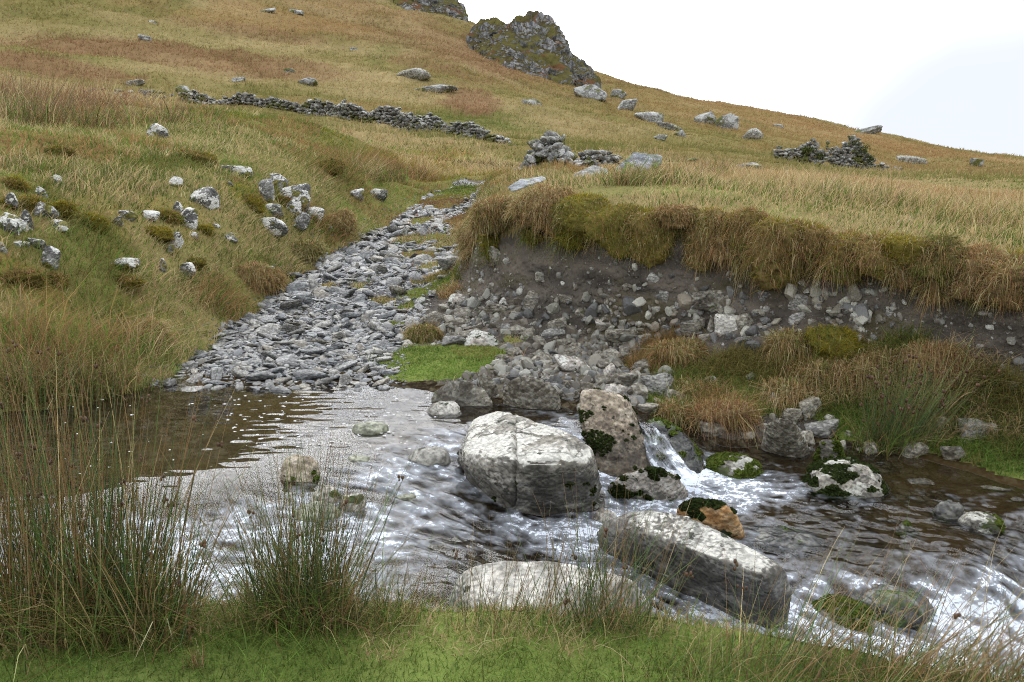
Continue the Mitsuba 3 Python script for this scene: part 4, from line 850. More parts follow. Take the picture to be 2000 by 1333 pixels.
def stone_wall(key, line, top, thick, sw, sh, seed, label, cat, part_limit=300, ragged=.3):
    """courses of stones along a line in plan; top(t) is the height"""
    g = np.random.default_rng(seed)
    line = np.asarray(line, float)
    seg = np.linalg.norm(np.diff(line, axis=0), axis=1)
    cum = np.r_[0, np.cumsum(seg)]
    spots = []
    for row in range(40):
        s = g.uniform(0, sw)
        while s < cum[-1]:
            w = sw * g.uniform(.45, 1.6)
            k = min(np.searchsorted(cum, s, 'right') - 1, len(seg) - 1)
            t = (s - cum[k]) / seg[k]
            p = line[k] * (1 - t) + line[k + 1] * t
            e = (line[k + 1] - line[k]) / seg[k]
            if (row + .5) * sh < top(s / cum[-1]) + g.uniform(-ragged, ragged) * sh * 2:
                for side in ((-.5, .5) if thick > sw * 1.4 else (0,)):
                    o = np.array([-e[1], e[0]]) * (side * thick * .55 + g.normal() * .04 * thick)
                    z = H(np.array([p[0]]), np.array([p[1]]))[0]
                    m = np.eye(4)
                    m[:3, :3] = rot_z(math.atan2(e[1], e[0]) + g.normal() * .3) @ trimesh.transformations.rotation_matrix(g.normal() * .26, [0, 1, 0])[:3, :3] @ np.diag([w * 1.12, max(thick * .62, sw * .8), sh * g.uniform(.9, 1.7)])
                    m[:3, 3] = [p[0] + o[0], p[1] + o[1], z + (row + .4 + g.normal() * .28) * sh]
                    spots.append((side > 0, m, int(g.integers(10))))
            s += w * .93
    spots.sort(key=lambda q: (q[0], np.hypot(q[1][0, 3], q[1][1, 3])))
    tag(key, label, cat)
    for k, (_, m, j) in enumerate(spots[:part_limit]):
        scene[f'{key}__stone' + (f'_{k:03d}' if k else '')] = {**WALL_PLY[j], 'to_world': T(m)}
    if rest := spots[part_limit:]:
        parts = [trimesh.Trimesh(WALL_SHAPES[j][0] @ m[:3, :3].T + m[:3, 3], WALL_SHAPES[j][1], process=False) for _, m, j in rest]
        add(f'{key}__stonework', trimesh.util.concatenate(parts), 'rock_wall', False, kind='stuff')


stone_wall('stone_wall', [pxy(355, 200, 62), pxy(430, 205, 61), pxy(520, 212, 60), pxy(620, 225, 58.5), pxy(720, 240, 57), pxy(850, 262, 55), pxy(930, 275, 53), pxy(1003, 284, 51.5)], lambda t: (.70 + .55 * sstep(.25, .55, t)) * (1 - .8 * sstep(.78, 1.0, t)) * (.85 + .3 * math.sin(t * 41) * math.sin(t * 13)),
           .55, .30, .17, 11, 'broken dry stone wall running across the hillside', 'wall')
stone_wall('stone_wall_001', [pxy(165, 180, 60), pxy(250, 186, 61), pxy(345, 190, 62)], lambda t: .38 + .15 * math.sin(t * 20), .4, .42, .2, 12, 'low scattered remains of wall left of the large pale rock', 'wall', ragged=.8)
stone_wall('ruined_cottage', [pxy(1622, 322, 69), pxy(1662, 322, 69.5), pxy(1706, 323, 70)], lambda t: .75 + 1.95 * max(0, 1 - abs(t - .48) / .56), .6, .40, .22, 13, 'ruined stone gable of a roofless cottage with ivy at the end of the meadow', 'ruin')
stone_wall('ruined_wall', [pxy(1512, 318, 71), pxy(1545, 319, 70), pxy(1580, 320, 69), pxy(1612, 321, 69)], lambda t: .95 + 1.1 * max(0, 1 - abs(t - .72) / .3), .6, .40, .22, 14, 'crumbling cottage wall with green moss left of the ruined gable', 'ruin')
stone_wall('ruined_wall_001', [pxy(1706, 324, 71), pxy(1740, 325, 71.5), pxy(1760, 325, 72)], lambda t: .5 - .25 * t, .6, .40, .22, 15, 'low rubble footing right of the ruined gable', 'ruin', ragged=.6)
stone_wall('ruined_wall_002', [pxy(1612, 312, 77), pxy(1632, 312, 77), pxy(1650, 312, 77)], lambda t: 1.7 - .8 * t, .5, .42, .22, 16, 'rear wall stump showing behind the ruined gable', 'ruin')
def stone_heap(key, spots, seed, label, cat):
    """a tumbled heap: stones given by pixel, distance and size, each turned its own way"""
    g = np.random.default_rng(seed)
    tag(key, label, cat)
    for k, (px, py, Yd, w, h) in enumerate(spots):
        s = Yd / F_PX
        v, f = stone_shape(seed + k, (w * s / 2, (w + h) * s / 3.6, h * s / 2), 2, 11, 18, .07, .3)
        R = trimesh.transformations.rotation_matrix(g.normal() * .3, [0, 1, 0])[:3, :3] @ rot_z(g.normal() * .5)
        scene[f'{key}__stone' + (f'_{k:03d}' if k else '')] = mikit.ply((v @ R.T + at(px, py, Yd), f), 'rock_wall' if k % 3 else 'rock_hill', smooth=40)


g = np.random.default_rng(17)
heap = [(1082, 276, 25.1, 46, 34), (1050, 285, 25.0, 36, 24), (1100, 300, 24.8, 36, 30), (1075, 305, 24.7, 48, 34), (1040, 310, 24.5, 34, 26)]
for _ in range(95):
    t = g.uniform(0, 1)
    px = 1008 + 106 * t
    top = 336 - 66 * sstep(0, .5, t) * (1 - .55 * sstep(.78, 1, t))
    heap.append((px, g.uniform(top, 344), g.uniform(24.2, 25.6), g.uniform(14, 28), g.uniform(10, 19)))
stone_heap('rubble_wall_end', heap, 1500, 'heaped end of an old wall of grey stones beside the top of the track', 'wall')
stone_wall('rubble_wall_end_001', [pxy(1120, 306, 32), pxy(1160, 302, 33), pxy(1205, 300, 34)], lambda t: .32 + .30 * math.sin(t * 3.1), .6, .28, .15, 18, 'low rubble line behind the heaped wall end', 'wall')
# ------------------------------------------------------------------ the stony track
g = np.random.default_rng(21)
TP = np.asarray(TRACK_POLY)
lo_, hi_ = TP.min(0), TP.max(0)
SHAPES = [stone_shape(700 + k, (1, .8, .5), 2, 11, 16, .05, .3) for k in range(14)]
SMALL = [stone_shape(740 + k, (1, .8, .55), 1, 9, 12, .05, .25) for k in range(8)]
MID = [stone_shape(780 + k, (1, .8, .5), 1, 11, 20, .08, .3) for k in range(8)]
TINY = [stone_shape(760 + k, (1, .8, .55), 0, 9, 12, .1, .25) for k in range(8)]
SPLY = [[mikit.ply(SHAPES[k], m, smooth=30) for k in range(14)] for m in SLATES]
cand = np.c_[g.uniform(lo_[0], hi_[0], 27000), 7.5 * (26 / 7.5) ** g.uniform(0, 1, 27000)]
tin = poly_sd(TRACK_POLY, cand[:, 0], cand[:, 1])
cand = cand[(tin > -.12)]
cc, _, _ = growth(cand[:, 0], cand[:, 1])
cand = cand[cc < .6]
size = np.exp(g.normal(math.log(.030), .55, len(cand))) * (1 + .25 * sstep(9, 16, cand[:, 1]))
size = np.clip(size, .012, .15)
order = np.argsort(-size)
cand, size = cand[order], size[order]
keep, cells = [], {}
for k, (p, s) in enumerate(zip(cand, size)):
    c = (int(p[0] // .35), int(p[1] // .35))
    if len(keep) > 5200:
        break
    if all(np.hypot(*(p - cand[j])) > (.80 if s > .05 else .66) * (s + size[j]) for a in (-1, 0, 1) for b in (-1, 0, 1) for j in cells.get((c[0] + a, c[1] + b), ())):
        keep.append(k)
        cells.setdefault(c, []).append(k)
cand, size = cand[keep], size[keep]
zc = H(cand[:, 0], cand[:, 1])
show = np.argsort(-size / cand[:, 1])
small_parts = []
for rank, k in enumerate(show):
    s = size[k]
    flat = g.uniform(.4, .9)
    R = rot_z(g.uniform(0, 6.3)) @ trimesh.transformations.rotation_matrix(g.normal() * .34, [1, 0, 0])[:3, :3] @ trimesh.transformations.rotation_matrix(g.normal() * .34, [0, 1, 0])[:3, :3] @ np.diag([s * 1.15, s * g.uniform(.85, 1.15), s * flat])
    pos = np.array([cand[k, 0], cand[k, 1], zc[k] + s * flat * .10])
    if rank < 300:
        m = np.eye(4)
        m[:3, :3], m[:3, 3] = R, pos
        key = key_for('track_stone')
        tone = int(g.choice(5, p=[.3, .28, .17, .15, .10]))
        scene[key] = {**SPLY[tone][int(g.integers(14))], 'to_world': T(m)}
        yk = cand[k, 1]
        left = np.interp(yk, [8, 8.5, 10, 12, 14.5, 17, 21, 25], [-3.3, -3.4, -3.5, -3.5, -3.4, -3.2, -2.8, -2.2])
        right = np.interp(yk, [8, 9.1, 10.2, 11.3, 12.9, 15.5, 26], [-1.15, -1.2, -1.2, -1.1, -.9, -.75, -.45])
        u_ = (cand[k, 0] - left) / (right - left)
        side = 'left side' if u_ < .33 else 'middle' if u_ < .67 else 'right side'
        zone = "at the water's edge" if yk < 8.7 else 'on the lower third' if yk < 10.2 else 'half way up' if yk < 13 else 'on the upper part'
        look_ = ['slate grey', 'mid grey', 'brownish grey', 'dark blue grey', 'pale grey'][tone]
        big = 'large' if s > .085 else 'middling'
        tag(key, f'{big} {look_} stone {zone} of the stony track, {side}' if 'edge' not in zone else f'{big} {look_} stone of the stony track {zone}, {side}', 'stone', f'{big} {look_} track stones {zone}, {side}')
    else:
        V, Fc = (SMALL if s > .036 else TINY)[int(g.integers(8))]
        tone = np.array([(.19, .20, .205), (.26, .26, .25), (.25, .235, .2), (.14, .15, .165), (.33, .33, .32)][int(g.choice(5, p=[.3, .28, .17, .15, .10]))]) * g.uniform(.5, 1.0)
        small_parts.append((V @ R.T + pos, Fc, tone))


def merge(parts):
    at_, vs, fs, cs = 0, [], [], []
    for v, f, c in parts:
        vs.append(v)
        fs.append(f + at_)
        cs.append(np.broadcast_to(c, v.shape))
        at_ += len(v)
    return np.vstack(vs), np.vstack(fs), np.vstack(cs)


# gravel: chips on the track, below the bare bank and in the scree
for poly, n, lo, hi in [(TRACK_POLY, 3600, .008, .028)]:
    c = np.c_[g.uniform(lo_[0], hi_[0], n * 4), 7.6 * (24 / 7.6) ** g.uniform(0, 1, n * 4)]
    c = c[poly_sd(poly, c[:, 0], c[:, 1]) > -.2][:n]
    zz = H(c[:, 0], c[:, 1])
    for p, z in zip(c, zz):
        s = g.uniform(lo, hi)
        V, Fc = TINY[int(g.integers(8))]
        small_parts.append((V @ (rot_z(g.uniform(0, 6.3)) * s).T + [p[0], p[1], z + s * .1], Fc, np.array([.2, .205, .205]) * g.uniform(.3, 1.0)))
v, f, c = merge(small_parts)
add('track_pebbles', (v, f), 'gravel_mix', False, 'small grey slate pebbles and chips filling the stony track', None, None, 'stuff', color=c)
earth = (kind == 4) & (FC[:, 0] > -.9) & (FC[:, 1] < 13)
pr = F_AREA * earth * sstep(.42, .62, nz(FC, 2.2, 3, 61))
idx = g.choice(len(FC), 4200, p=pr / pr.sum())
parts = []
for k in idx:
    s = float(np.clip(np.exp(g.normal(math.log(.017), .6)), .006, .06))
    V, Fc = (SMALL if s > .03 else TINY)[int(g.integers(8))]
    A = GV[GF[k]]
    b = g.dirichlet([1, 1, 1])
    parts.append((V @ (trimesh.transformations.random_rotation_matrix(g.random(3))[:3, :3] * s).T + b @ A, Fc, np.array([(.25, .235, .2), (.16, .155, .145), (.35, .345, .31)][int(g.integers(3))]) * g.uniform(.6, 1.15)))
d_ = FC - [0, 0, EYE]
dep = d_[:, 1] * math.cos(PITCH) - d_[:, 2] * math.sin(PITCH)
fx, fy = CX + F_PX * d_[:, 0] / dep, CY - F_PX * (d_[:, 1] * math.sin(PITCH) + d_[:, 2] * math.cos(PITCH)) / dep
blob = lambda x, y, a, b: np.exp(-((fx - x) / a) ** 2 - ((fy - y) / b) ** 2)
dens = earth * (blob(1400, 620, 170, 50) * 1.2 + blob(1600, 600, 120, 40) * .7 + blob(1120, 700, 150, 70) * 1.6 + blob(1230, 760, 90, 60) * 1.5 + blob(1060, 600, 130, 50) * .18 + blob(900, 640, 70, 50) * .8 + blob(1570, 840, 150, 40) * .5)
dens = dens * (.25 + 1.5 * sstep(.4, .62, nz(FC, 1.7, 3, 62)))
idx = g.choice(len(FC), 1500, p=F_AREA * dens / (F_AREA * dens).sum())
for k in idx:
    s = float(np.clip(np.exp(g.normal(math.log(.042), .45)), .02, .13))
    V, Fc = SHAPES[int(g.integers(14))] if s > .055 else MID[int(g.integers(8))]
    R = trimesh.transformations.random_rotation_matrix(g.random(3))[:3, :3] @ np.diag([s, s, s * g.uniform(.8, 1.3)])
    parts.append((V @ R.T + GV[GF[k]].mean(0), Fc, np.array([(.19, .175, .14), (.12, .12, .115), (.27, .265, .225), (.15, .13, .10)][int(g.integers(4))]) * g.uniform(.45, 1.0) * (1.45 if fx[k] > 1240 and fy[k] < 680 else 1.0)))
v, f, c = merge(parts)
add('bank_gravel', (v, f), 'gravel_mix', False, 'small stones and grit in the soil of the eroded bank', None, None, 'stuff', color=c)

# ------------------------------------------------------------------ grass
def blades(P, h, w, lean, col, tip=None, seg=2, droop=0.0, seed=0, wiggle=0.0):
    """curved tapering blades: roots P, heights, widths, horizontal lean (n x 2, in units of the height), colours"""
    g = np.random.default_rng(seed)
    n = len(P)
    a = g.uniform(0, 2 * np.pi, n)
    side = np.c_[np.cos(a), np.sin(a), np.zeros(n)]
    ts = np.linspace(0, 1, seg + 1)
    tip = col if tip is None else tip
    L = np.c_[lean, np.zeros(n)]
    m = np.hypot(lean[:, 0], lean[:, 1])
    vs, cs = [], []
    for k, t in enumerate(ts):
        up = h * (t * (1 - .25 * np.minimum(m, 1.2) * t) - droop * t * t)
        c = P + L * (h * t ** 1.6)[:, None] + np.c_[np.zeros((n, 2)), up]
        if wiggle and k:
            c = c + g.normal(size=(n, 3)) * (wiggle * h)[:, None] * t
        cc = col * (1 - t) + tip * t
        if k < seg:
            ww = (w * (1 - .55 * t) / 2)[:, None]
            vs += [c - side * ww, c + side * ww]
            cs += [cc, cc]
        else:
            vs.append(c)
            cs.append(cc)
    per = 2 * seg + 1
    V = np.stack(vs, 1).reshape(-1, 3)
    C = np.stack(cs, 1).reshape(-1, 3)
    tri = []
    for k in range(seg - 1):
        tri += [[2 * k, 2 * k + 1, 2 * k + 3], [2 * k, 2 * k + 3, 2 * k + 2]]
    tri.append([2 * seg - 2, 2 * seg - 1, 2 * seg])
    F = (np.arange(n)[:, None, None] * per + np.array(tri)[None]).reshape(-1, 3)
    return V, F, C


def scatter(mask, n, power, seed, pw_cover=1.0):
    """points on the ground where mask holds, thinning out with distance"""
    g = np.random.default_rng(seed)
    d = np.linalg.norm(FC - [0, 0, EYE], axis=1)
    ang = np.abs(np.arctan2(FC[:, 0], FC[:, 1])) < math.radians(40)
    wgt = F_AREA * mask * fcov ** pw_cover / d ** power * np.where(ang, 1, .0)
    idx = g.choice(len(FC), n, p=wgt / wgt.sum())
    b = g.dirichlet([1, 1, 1], n)
    P = np.einsum('ij,ijk->ik', b, GV[GF[idx]])
    return P, idx


def pick_colour(wts, g, spread=.22):
    c = (wts.cumsum(1) > g.random(len(wts))[:, None]).argmax(1)
    col = PAL[c] * np.exp(g.normal(0, spread, len(c)))[:, None]
    return np.clip(col * (1 + g.normal(0, .06, (len(c), 3))), .004, .6), c


def grow(name, mask, n, power, seed, label, hscale=1.0, wscale=1.0, lean=.45, seg=2, wind=(.12, -.05)):
    g = np.random.default_rng(seed)
    P, idx = scatter(mask, n, power, seed)
    _, h, w = growth(P[:, 0], P[:, 1])
    col, c = pick_colour(w, g)
    d = np.linalg.norm(P - [0, 0, EYE], axis=1)
    blend = .6 * sstep(30, 60, d)[:, None]
    col = col * (1 - blend) + (w @ PAL) * blend
    tall = np.array([.8, 1.0, .9, 1.15, 1.15, 1.2, .55, .7])[c]
    clump = (.3 + 1.4 * nz(P[:, :2], 2.4, 2, 91)) * (.65 + .7 * nz(P[:, :2], .8, 2, 92))
    h = h * hscale * tall * clump * np.exp(np.clip(g.normal(0, .28, len(P)), -.6, .45))
    if name == 'lawn_grass':
        h = h * np.where(g.random(len(P)) < .16, 2.4, 1.0)
    wd = np.maximum(.0026, .00085 * d) * wscale * g.uniform(.6, 1.4, len(P))
    ln = g.normal(0, lean, (len(P), 2)) + np.array(wind)
    # grass hangs down the slope where the ground is steep
    nrm = fn[GF[idx, 0]]
    ln = ln + nrm[:, :2] * .9
    tipc = col * np.where(g.random(len(P)) < .45, 1.0, 1.25)[:, None]
    far = d > 17
    sets = [blades(P[q] - [0, 0, .01], h[q], wd[q], ln[q], col[q], tipc[q], k, .12, seed + k) for q, k in ((~far, seg), (far, 1)) if q.any()]
    v, f, cc = merge(sets)
    add(name, (v, f), 'grass_blade', False, label, None, None, 'stuff', color=cc)


rr_ = np.linalg.norm(FC[:, :2], axis=1)
hollow = (bt > .3) & ~inwater
outside = (bt <= .3) & (FC[:, 1] >= 5)
leftside = FC[:, 0] < (FC[:, 1] - 8) * .03 - .8
grow('lawn_grass', FC[:, 1] < 5, 95000, 1.0, 501, 'short green grass of the near bank along the bottom of the picture', 1.15, 1.35, .6)
grow('left_bank_grass', outside & leftside & (rr_ < 34), 115000, 1.5, 502, 'mixed green and straw grass covering the left bank', 1.0, 1.0, .5)
grow('meadow_grass', outside & ~leftside & (rr_ < 34), 105000, 1.3, 503, 'straw coloured meadow grass on top of the right bank', 1.0, 1.0, .4)
grow('hillside_grass', outside & (rr_ >= 34) & (rr_ < 330), 240000, 1.75, 504, 'coarse olive and rust coloured grass over the far hillside', 1.0, 1.4, .45, 1)
grow('shore_grass', hollow & (FC[:, 1] > 5), 62000, 1.0, 505, 'rusty and green grass growing inside the stream hollow', 1.0, 1.0, .55)

# tall growth: thin standing stalks over the meadow and the rush beds of the left bank
def stalks(name, spots, seed, label):
    g = np.random.default_rng(seed)
    Ps, hs, cs = [], [], []
    for px, py, rx, ry, n, h, pal in spots:
        for _ in range(n):
            c = hit(px + g.normal() * rx * .5, py + g.normal() * ry * .5, 5.0)
            Ps.append(c)
            hs.append(h * g.uniform(.5, 1.15))
            cs.append(PAL[pal] * g.uniform(.7, 1.5))
    P, h, c = np.array(Ps), np.array(hs), np.array(cs)
    d = np.linalg.norm(P, axis=1)
    v, f, cc = blades(P, h, np.maximum(.003, .00062 * d), g.normal(0, .25, (len(P), 2)) + [.12, 0], c, c * 1.15, 3, .05, seed)
    add(name, (v, f), 'grass_blade', False, label, None, None, 'stuff', color=cc)


# ------------------------------------------------------------------ tussocks, moss cushions, rushes
def hair(P, dirs, l, w, col, tip, grav, seg=3, seed=0):
    """blades that leave P along dirs and bend down under their own weight"""
    g = np.random.default_rng(seed)
    n = len(P)
    side = np.cross(dirs, g.normal(size=(n, 3)))
    side /= np.linalg.norm(side, axis=1, keepdims=True) + 1e-9
    vs, cs = [], []
    for k, t in enumerate(np.linspace(0, 1, seg + 1)):
        c = P + dirs * (l * t * (1 - .35 * grav * t))[:, None] - np.array([0, 0, 1.0]) * (l * grav * t * t * .8)[:, None]
        cc = col * (1 - t) + tip * t
        if k < seg:
            ww = (w * (1 - .6 * t) / 2)[:, None]
            vs += [c - side * ww, c + side * ww]
            cs += [cc, cc]
        else:
            vs.append(c)
            cs.append(cc)
    per = 2 * seg + 1
    tri = []
    for k in range(seg - 1):
        tri += [[2 * k, 2 * k + 1, 2 * k + 3], [2 * k, 2 * k + 3, 2 * k + 2]]
    tri.append([2 * seg - 2, 2 * seg - 1, 2 * seg])
    return np.stack(vs, 1).reshape(-1, 3), (np.arange(n)[:, None, None] * per + np.array(tri)[None]).reshape(-1, 3), np.stack(cs, 1).reshape(-1, 3)


def tussock(key, c, r, n, mix, length, grav, seed, label, cat='grass tussock', group=None, hang=0.0, toward=(0, -1)):
    g = np.random.default_rng(seed)
    v, f = stone_shape(seed, r, 4 if n > 3000 else 3, 10, 6, .22, .3)
    v = v * (1 + .10 * (meshkit.fbm(v / min(r) * 3.5 + seed, 3, seed)[:, None] - .5) + .07 * (meshkit.fbm(v / min(r) * 12, 2, seed + 2)[:, None] - .5))
    v[:, 2] -= hang * np.maximum(0, -v[:, 2] / r[2]) * 0
    w = np.array([mix.get(k, .03) for k in range(8)])
    w = w / w.sum()
    base = w @ PAL
    vc = np.clip(base * (.12 + .45 * meshkit.fbm(v * 9 + seed, 3, 5)[:, None] + .5 * meshkit.fbm(v * 45 + seed, 2, 6)[:, None]), .01, .5)
    tag(key, label, cat, group)
    scene[key + '__clod'] = mikit.ply((v + c, f), 'turf', smooth=True, color=vc)
    tri = trimesh.Trimesh(v, f, process=False)
    P, fi = trimesh.sample.sample_surface(tri, n * 2, seed=seed)
    nn = tri.face_normals[fi]
    ok = (nn[:, 2] > -.35) & ((nn[:, 1] * toward[1] + nn[:, 0] * toward[0] > -.5) | (nn[:, 2] > .3))
    P, nn = P[ok][:n], nn[ok][:n]
    pts = P + c
    k2 = meshkit.fbm(pts * 4.0 + 3, 2, 8)
    ww = np.tile(w, (len(P), 1))
    ww[:, MOSS] *= .4 + 3.5 * sstep(.45, .62, k2)
    ww[:, RUST] *= .3 + 2.2 * sstep(.45, .65, 1 - k2)
    ww /= ww.sum(1, keepdims=True)
    col, cl = pick_colour(ww, g)
    d = nn + g.normal(0, .35, nn.shape) + np.array([toward[0] * .35, toward[1] * .35, .15])
    d /= np.linalg.norm(d, axis=1, keepdims=True)
    l = length * np.exp(g.normal(0, .3, len(P))) * np.where(cl == MOSS, .5, 1.0) * (.25 + 1.5 * meshkit.fbm(pts * 5, 2, 3))
    dist = np.linalg.norm(pts - [0, 0, EYE], axis=1)
    hv, hf, hc = hair(pts, d, l, np.maximum(.003, .0007 * dist) * g.uniform(.6, 1.3, len(P)), col, np.clip(col * 1.2, 0, .6), np.where(cl == MOSS, .3, 1.0) * grav, 2, seed)
    scene[key + '__blades'] = mikit.ply((hv, hf), 'grass_blade', smooth=False, color=hc)
    labels[key + '__blades'] = {'kind': 'stuff'}


LIPX = [(925, 12.6), (955, 11.3), (1010, 10.75), (1100, 10.15), (1180, 9.9), (1250, 9.62), (1330, 9.5), (1420, 9.25), (1500, 8.95), (1600, 8.72), (1700, 8.4), (1800, 8.15), (1900, 7.85), (2000, 7.6), (2200, 7.2)]
BROWN = {STRAW: .6, OLIVE: .8, RUST: 1.0, MOSS: .9, GREEN: .3, RED: .5}
TUSS = [  # pixel, half sizes in pixels, mixture, length, label
    (940, 462, 34, 50, {STRAW: 1.6, OLIVE: .6, RUST: .3}, .26, 'pale straw tussock draping round the left nose of the overhanging turf'), (985, 418, 50, 36, {STRAW: 1.0, RUST: .8, OLIVE: .8}, .22, 'straw and rust tussock on the left end of the overhanging turf'),
    (1062, 415, 60, 50, {RUST: 1.3, STRAW: 1.3, OLIVE: .5}, .24, 'rusty tussock with pale hanging blades near the left end of the turf'), (1140, 425, 60, 46, {MOSS: 1.5, OLIVE: 1.0, GREEN: .5, STRAW: .4}, .14, 'olive mossy tussock right of the rusty one on the turf edge'),
    (1215, 440, 62, 58, {MOSS: 1.4, OLIVE: 1.2, GREEN: .5, RUST: .4}, .14, 'mossy tussock bulging over the bare bank'), (1262, 478, 44, 58, {OLIVE: 1.2, MOSS: 1.2, RUST: .5, STRAW: .5}, .15, 'mossy drape hanging lowest in the middle of the turf edge'),
    (1335, 430, 44, 26, {RUST: 1.0, STRAW: 1.0, OLIVE: .8}, .12, 'brown tussock above the dark gap in the turf edge'), (1372, 462, 38, 62, {RUST: .8, OLIVE: 1.0, STRAW: 1.0, MOSS: .5}, .18, 'narrow brown tussock hanging right of the dark gap'),
    (1452, 470, 46, 66, BROWN, .2, 'green brown tussock left of the long hanging drape'), (1515, 500, 44, 66, BROWN, .2, 'long drape of brown turf hanging beside a dark hollow'), (1588, 476, 50, 38, {**BROWN, RUST: .9}, .15, 'brown tussock right of the long drape'),
    (1640, 505, 44, 48, BROWN, .2, 'rounded olive tussock in the right half of the turf edge'), (1705, 500, 50, 42, {**BROWN, RUST: .8}, .22, 'wide brown tussock left of the yellow moss'), (1775, 508, 48, 44, {MOSS: 3.0, OLIVE: .8, STRAW: .6}, .13, 'tussock with bright yellow moss on the turf edge'),
    (1840, 512, 52, 46, {OLIVE: 1.0, GREEN: .9, STRAW: .6, RUST: .9}, .2, 'green brown tussock right of the yellow moss'), (1905, 530, 56, 48, {STRAW: 1.0, RUST: 1.0, OLIVE: .7, RED: .4}, .2, 'shaggy straw tussock near the right edge of the turf'), (1975, 548, 60, 52, {STRAW: .8, RUST: 1.1, OLIVE: .8, RED: .5}, .22, 'shaggy brown tussock cut by the right edge of the picture'),
    (2060, 560, 60, 52, BROWN, .2, 'brown tussock beyond the right edge'),
]
for k, (px, py, rx, ry, mix, l, lab) in enumerate(TUSS):
    Yl = np.interp(px, [q[0] for q in LIPX], [q[1] for q in LIPX]) - .06
    s = Yl / F_PX
    tussock(key_for('turf_tussock'), at(px, py, Yl), (rx * s * 1.15, .30, ry * s * 1.05), 3010, mix, l * .66, .8, 1000 + k, lab)
g = np.random.default_rng(333)
for k in range(15):
    px = 950 + k * 74 + g.uniform(-30, 30)
    Yl = np.interp(px, [q[0] for q in LIPX], [q[1] for q in LIPX]) - .10
    s = Yl / F_PX
    py = np.interp(px, [950, 1100, 1300, 1500, 1700, 2000], [478, 462, 478, 520, 535, 590]) + g.uniform(-30, 14)
    pick_ = int(g.integers(3))
    mix = [{RUST: 1.2, STRAW: 1.0, OLIVE: .6}, {MOSS: 1.6, OLIVE: 1.0, GREEN: .8}, {STRAW: 1.4, OLIVE: .8, GREEN: .4}][pick_]
    look_ = ['rusty', 'mossy green', 'straw coloured'][pick_]
    where_ = 'at its left end' if px < 1130 else 'above the bare brown soil' if px < 1300 else 'left of the long brown drape' if px < 1500 else 'left of the yellow moss' if px < 1760 else 'right of the yellow moss'
    tussock(key_for('hanging_sod'), at(px, py, Yl), (g.uniform(18, 36) * s, .17, g.uniform(16, 30) * s), 800, mix, g.uniform(.12, .26), .95, 1100 + k, f'small torn {look_} sod hanging below the turf edge {where_}', 'sod', f'small torn {look_} sods {where_}')
MOUNDS = [(500, 545, 46, 34, {STRAW: 1, RUST: .8, OLIVE: 1}, .2, 'brown grass tussock hanging over the left edge of the stony track'), (590, 492, 40, 26, {STRAW: 1, OLIVE: 1, GREEN: .6}, .18, 'straw tussock on the left track edge further up'), (655, 440, 36, 28, {RUST: .9, STRAW: 1, OLIVE: .8}, .18, 'rusty tussock on the left track edge near the bend'),
          (270, 660, 50, 34, {STRAW: 1.3, RUST: .7, GREEN: .5}, .24, 'pale drooping tussock above the left pool shore'), (1000, 0, 0, 0, {}, 0, ''),
          (1405, 815, 62, 32, {RUST: 1.6, STRAW: 1.0, RED: .4}, .24, 'rust coloured grass tussock drooping over the pool shore'), (1320, 812, 48, 28, {STRAW: 1.2, GREEN: .8, RUST: .6}, .2, 'green and straw tussock beside the waterfall rock'),
          (1545, 680, 52, 34, {OLIVE: 1.2, STRAW: 1.0, RUST: .4}, .2, 'pale tussock at the left end of the lower grassy mound'), (1640, 672, 60, 34, {MOSS: 2.2, OLIVE: .8, GREEN: .6}, .13, 'yellow green moss topped tussock on the lower grassy mound'), (1600, 735, 60, 32, {STRAW: 1, OLIVE: 1, RUST: .8}, .22, 'brown tussock below the moss topped one'),
          (1690, 725, 56, 36, {RUST: 1, STRAW: 1.2, OLIVE: .8}, .26, 'shaggy rust tussock in the lower grassy mound'), (1830, 712, 66, 34, {RUST: 1.5, STRAW: 1.2, OLIVE: .5}, .24, 'tall orange brown tussock near the right edge of the lower mound'), (830, 658, 34, 22, {OLIVE: 1, STRAW: .8, GREEN: .7, RUST: .4}, .13, 'small brown tussock at the upper left corner of the lawn'),
          (1540, 775, 50, 20, {STRAW: 1.6, GREEN: .5, RUST: .5}, .26, 'combed straw tussock lying above shore stones'), (1330, 700, 50, 26, {RUST: 1.1, STRAW: 1, GREEN: .5}, .2, 'rusty tussock at the foot of the stony bank'), (1350, 770, 46, 24, {RUST: .9, STRAW: .8, GREEN: .9}, .18, 'mixed rusty tussock right of the angular grey block')]
for k, (px, py, rx, ry, mix, l, lab) in enumerate(MOUNDS):
    if lab:
        c = hit(px, py + ry * .5, 5)
        s = c[1] / F_PX
        tussock(key_for('grass_tussock'), c + [0, .08, ry * s * .35], (rx * s, rx * s * .8, ry * s), 1500, mix, l, .9, 1200 + k, lab)
